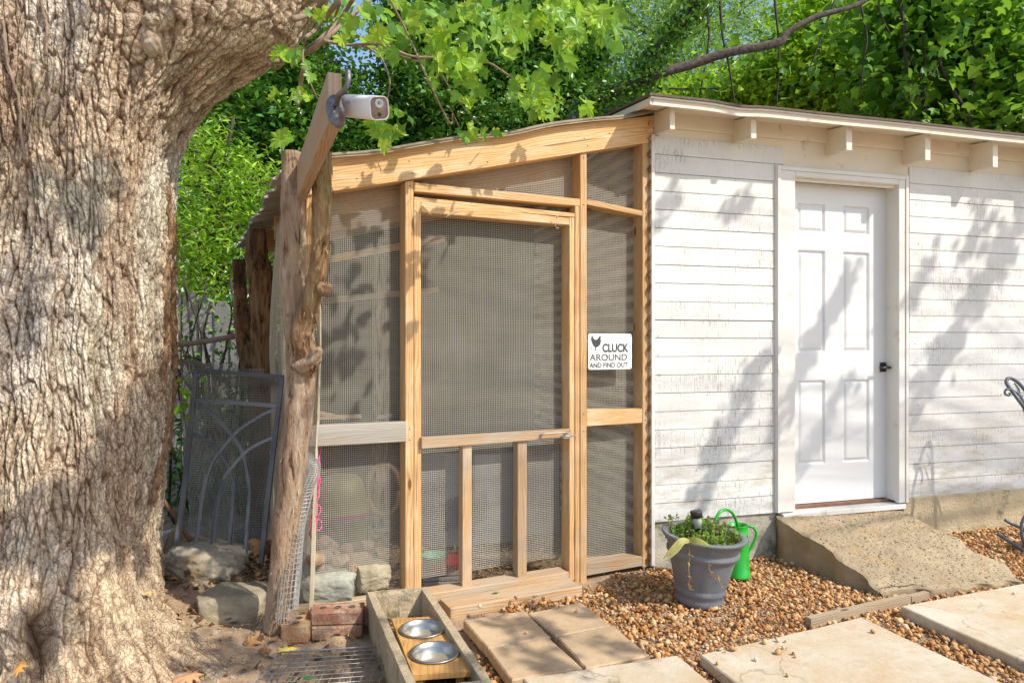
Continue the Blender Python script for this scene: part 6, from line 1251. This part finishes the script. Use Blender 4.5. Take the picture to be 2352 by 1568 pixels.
rd = thing('red_dish', V(c.x+.015, c.y, cz), 'round red plastic dish on the board stack behind the coop door', 'dish'); MB().lathe([(.001, 0), (.085, 0), (.105, .045), (.108, .045), (.103, .042), (.082, .006), (.001, .006)], V(c.x+.02, c.y, cz), 40).build('bowl', M['red'], rd, True)
gd = thing('green_bowl', V(c.x-.02, c.y, cz+.01), 'teal green feeding bowl standing inside the red dish', 'bowl'); MB().lathe([(.001, .01), (.06, .01), (.072, .07), (.075, .07), (.070, .066), (.057, .02), (.001, .02)], V(c.x-.03, c.y-.02, cz+.006), 36).build('bowl', M['teal'], gd, True)
M['yel'] = mk('yellow_plastic', (.19, .17, .07), (.14, .12, .05), 4, .5, .05, 40); M['grn2'] = mk('sage_plastic', (.11, .12, .08), (.08, .10, .06), 4, .5, .05, 40); M['orange'] = mk('orange_hose', (.20, .11, .04), (.16, .08, .03), 4, .5, 0)
M['greyp'] = mk('grey_bin', (.24, .26, .28), (.18, .19, .20), 4, .5, .05, 40); M['magenta'] = mk('magenta_band', (.22, .04, .10), None, 4, .5, 0)
c = V(-1.0, 4.0, .02); c = at(785, 1240, 4.15); c.z = .02
bk = thing('feed_bucket', c, 'round sage green bucket with a yellow lid deep in the left bay of the coop', 'bucket')
MB().lathe([(.001, 0), (.13, 0), (.155, .26), (.16, .27), (.001, .27)], c, 32).build('bucket', M['grn2'], bk, True); MB().lathe([(.161, .27), (.161, .30)], c, 32).build('band', M['magenta'], bk, True); MB().lathe([(.16, .30), (.15, .36), (.12, .47), (.09, .50), (.001, .51)], c, 32).build('lid', M['yel'], bk, True)
hs = thing('hose_coil', at(885, 1125, 4.2), 'coiled orange hose hanging right of the feed bucket in the coop', 'hose')
hc = at(880, 1125, 4.2); MB().tube([hc+V(.10*math.cos(a)*(1+.05*math.sin(a*.3)), .03*math.sin(a*.2), .15*math.sin(a)) for a in np.linspace(0, 6.28*3, 70)], .012, 8).build('coil', M['orange'], hs, True)
for (x, y, Y, w, d, h, lb, mt) in ((1010, 1290, 4.6, .32, .3, .62, 'tall grey plastic bin standing at the back left behind the coop door', 'greyp'), (1135, 1280, 4.7, .34, .3, .60, 'second grey plastic bin standing behind the two door slats', 'greyp'), (1235, 1270, 4.9, .26, .26, .55, 'narrow grey bin in the right back corner of the coop', 'greyp')):
    c = at(x, y, Y); c.z = 0; b_ = thing('storage_bin', c, lb, 'bin'); MB().box(c+V(0, 0, h/2), (w, d, h), R(12), ch=.015).build('bin', M[mt], b_); MB().box(c+V(0, 0, h+.012), (w+.03, d+.03, .03), R(12), ch=.008).build('lid', M['black_pl'], b_)
for pts, lb in (([CP.pt(722, 950, -.10), CP.pt(790, 964, -.16)], 'thin loose lath lying on the left bay rail inside the mesh'), ([CP.pt(722, 964, -.12), CP.pt(828, 960, -.14)], 'short square wood offcut resting on the left bay rail'), ([CP.pt(870, 962, -.14), CP.pt(902, 957, -.12)], 'small flat wood chip near the door post on the left bay rail')):
    board('wood_offcut', *pts, .02, .018, M['pine_w'], lb, 'wood piece')
for pts, lb in (([(964, 466), (975, 480), (992, 494)], 'curled dry strap leaf hanging from the top left corner of the coop door'), ([(1066, 482), (1045, 485), (1022, 500)], 'second dry strap leaf caught under the middle of the coop door header')):
    o = blade([CP.pt(x, y, .03) for x, y in pts], .006, (.60, .46, .30), None, 'dry_leaf_blade'); tag(o, lb, 'leaf')
# ================================================================ leaf clumps of an unseen tree, added out of frame to dapple wall and ground
ov = thing('overhanging_tree', V(9.5, 3.0, 0), 'unseen leafy tree right of the picture, its leaf clumps added to dapple the wall and path', 'tree')
r_ = np.random.default_rng(101); lm = MB(); PS = []; trunkp = [V(9.5, 3.0, 0), V(9.3, 3.0, 2.5), V(8.6, 2.8, 5)]; lm.tube(spline(trunkp, 8), [.22]*9+[.15]*8, 10)
def shade(target, t, rad, n, drift=None):
    """leaf clump on the sun line through a point of the scene"""
    c_ = np.array(target+SUN*t); d = np.array(drift if drift is not None else (0, 0, 0)); u_ = r_.uniform(-1, 1, (n, 1)); PS.append(c_+u_*d+r_.normal(size=(n, 3))*rad); lm.tube(spline([V(8.6, 2.8, 5), (V(8.6, 2.8, 5)+Vector(c_))/2+V(0, 0, .5), Vector(c_)], 5), [.008]*5+[.004]*6, 4, cap=False)
WP = lambda x, y: SH.pt(x, y, SO)
slant = V(-.35, -.1, -.55)
for x, y, t, ra, n, k in ((2290, 600, 3.6, .05, 90, .55), (2200, 760, 3.4, .045, 100, .7), (2140, 840, 3.4, .04, 45, .5), (2330, 540, 3.8, .06, 70, .5), (2110, 650, 3.5, .03, 30, .35), (2240, 520, 3.6, .06, 50, .4),
                          (1930, 720, 3.2, .035, 90, .6), (1850, 860, 3.2, .035, 90, .55), (1985, 620, 3.2, .03, 40, .4), (1910, 990, 3.1, .03, 45, .4), (1965, 900, 3.2, .03, 25, .4),
                          (1725, 880, 3.0, .04, 40, .3), (1660, 1000, 3.0, .04, 45, .3), (1640, 1080, 3.0, .03, 25, .3), (1530, 470, 3.0, .03, 20, .15), (1690, 470, 3.0, .03, 20, .15)):
    shade(WP(x, y), t, ra, n, slant*k)
GPs = lambda x, y: gp(x, y, .03)
for x, y, t, ra, n in ((1180, 1440, 4.2, .06, 45), (1290, 1400, 4.2, .04, 26), (1230, 1520, 4.2, .05, 30), (1420, 1500, 4.4, .05, 24), (760, 1500, 4.6, .09, 60), (620, 1540, 4.6, .08, 45), (520, 1500, 4.6, .08, 60), (1000, 1600, 4.4, .06, 20)):
    shade(GPs(x, y), t, ra, n, V(-.1, .1, 0))
for x, y, t, ra, n, dr in ((320, 1000, 4.2, .045, 260, V(-.14, 0, -.26)), (375, 950, 4.2, .045, 240, V(-.12, 0, -.26)), (250, 1100, 4.2, .05, 260, V(-.14, 0, -.26)), (330, 1070, 4.2, .05, 260, V(-.08, 0, -.16)), (180, 1190, 4.2, .04, 200, V(-.22, 0, -.03)), (70, 1235, 4.2, .04, 180, V(-.2, 0, -.03)), (300, 1225, 4.2, .03, 110, V(-.15, 0, -.0)),
                           (180, 460, 4.0, .06, 60, V(-.1, 0, -.2)), (90, 300, 4.0, .06, 60, V(0, 0, -.3)), (40, 720, 4.0, .05, 45, V(0, 0, -.2)), (120, 1430, 4.3, .05, 60, V(-.1, 0, -.1))):
    shade(trunk_hit(x, y), t, ra, n, dr)
# the rest of the added crown, higher up and well to the right
PS.append(np.array([(9.6, 4.6, 5.2)])+r_.normal(size=(4000, 3))*np.array([.6, .6, .6]))
P = np.concatenate(PS); leaf_cloud('crown', P, .085, pal(len(P), np.arange(len(P))//15, MID, 4), M['leaf'], ov, 'm', .2, 3); lm.build('limb', M['bark'], ov, True)
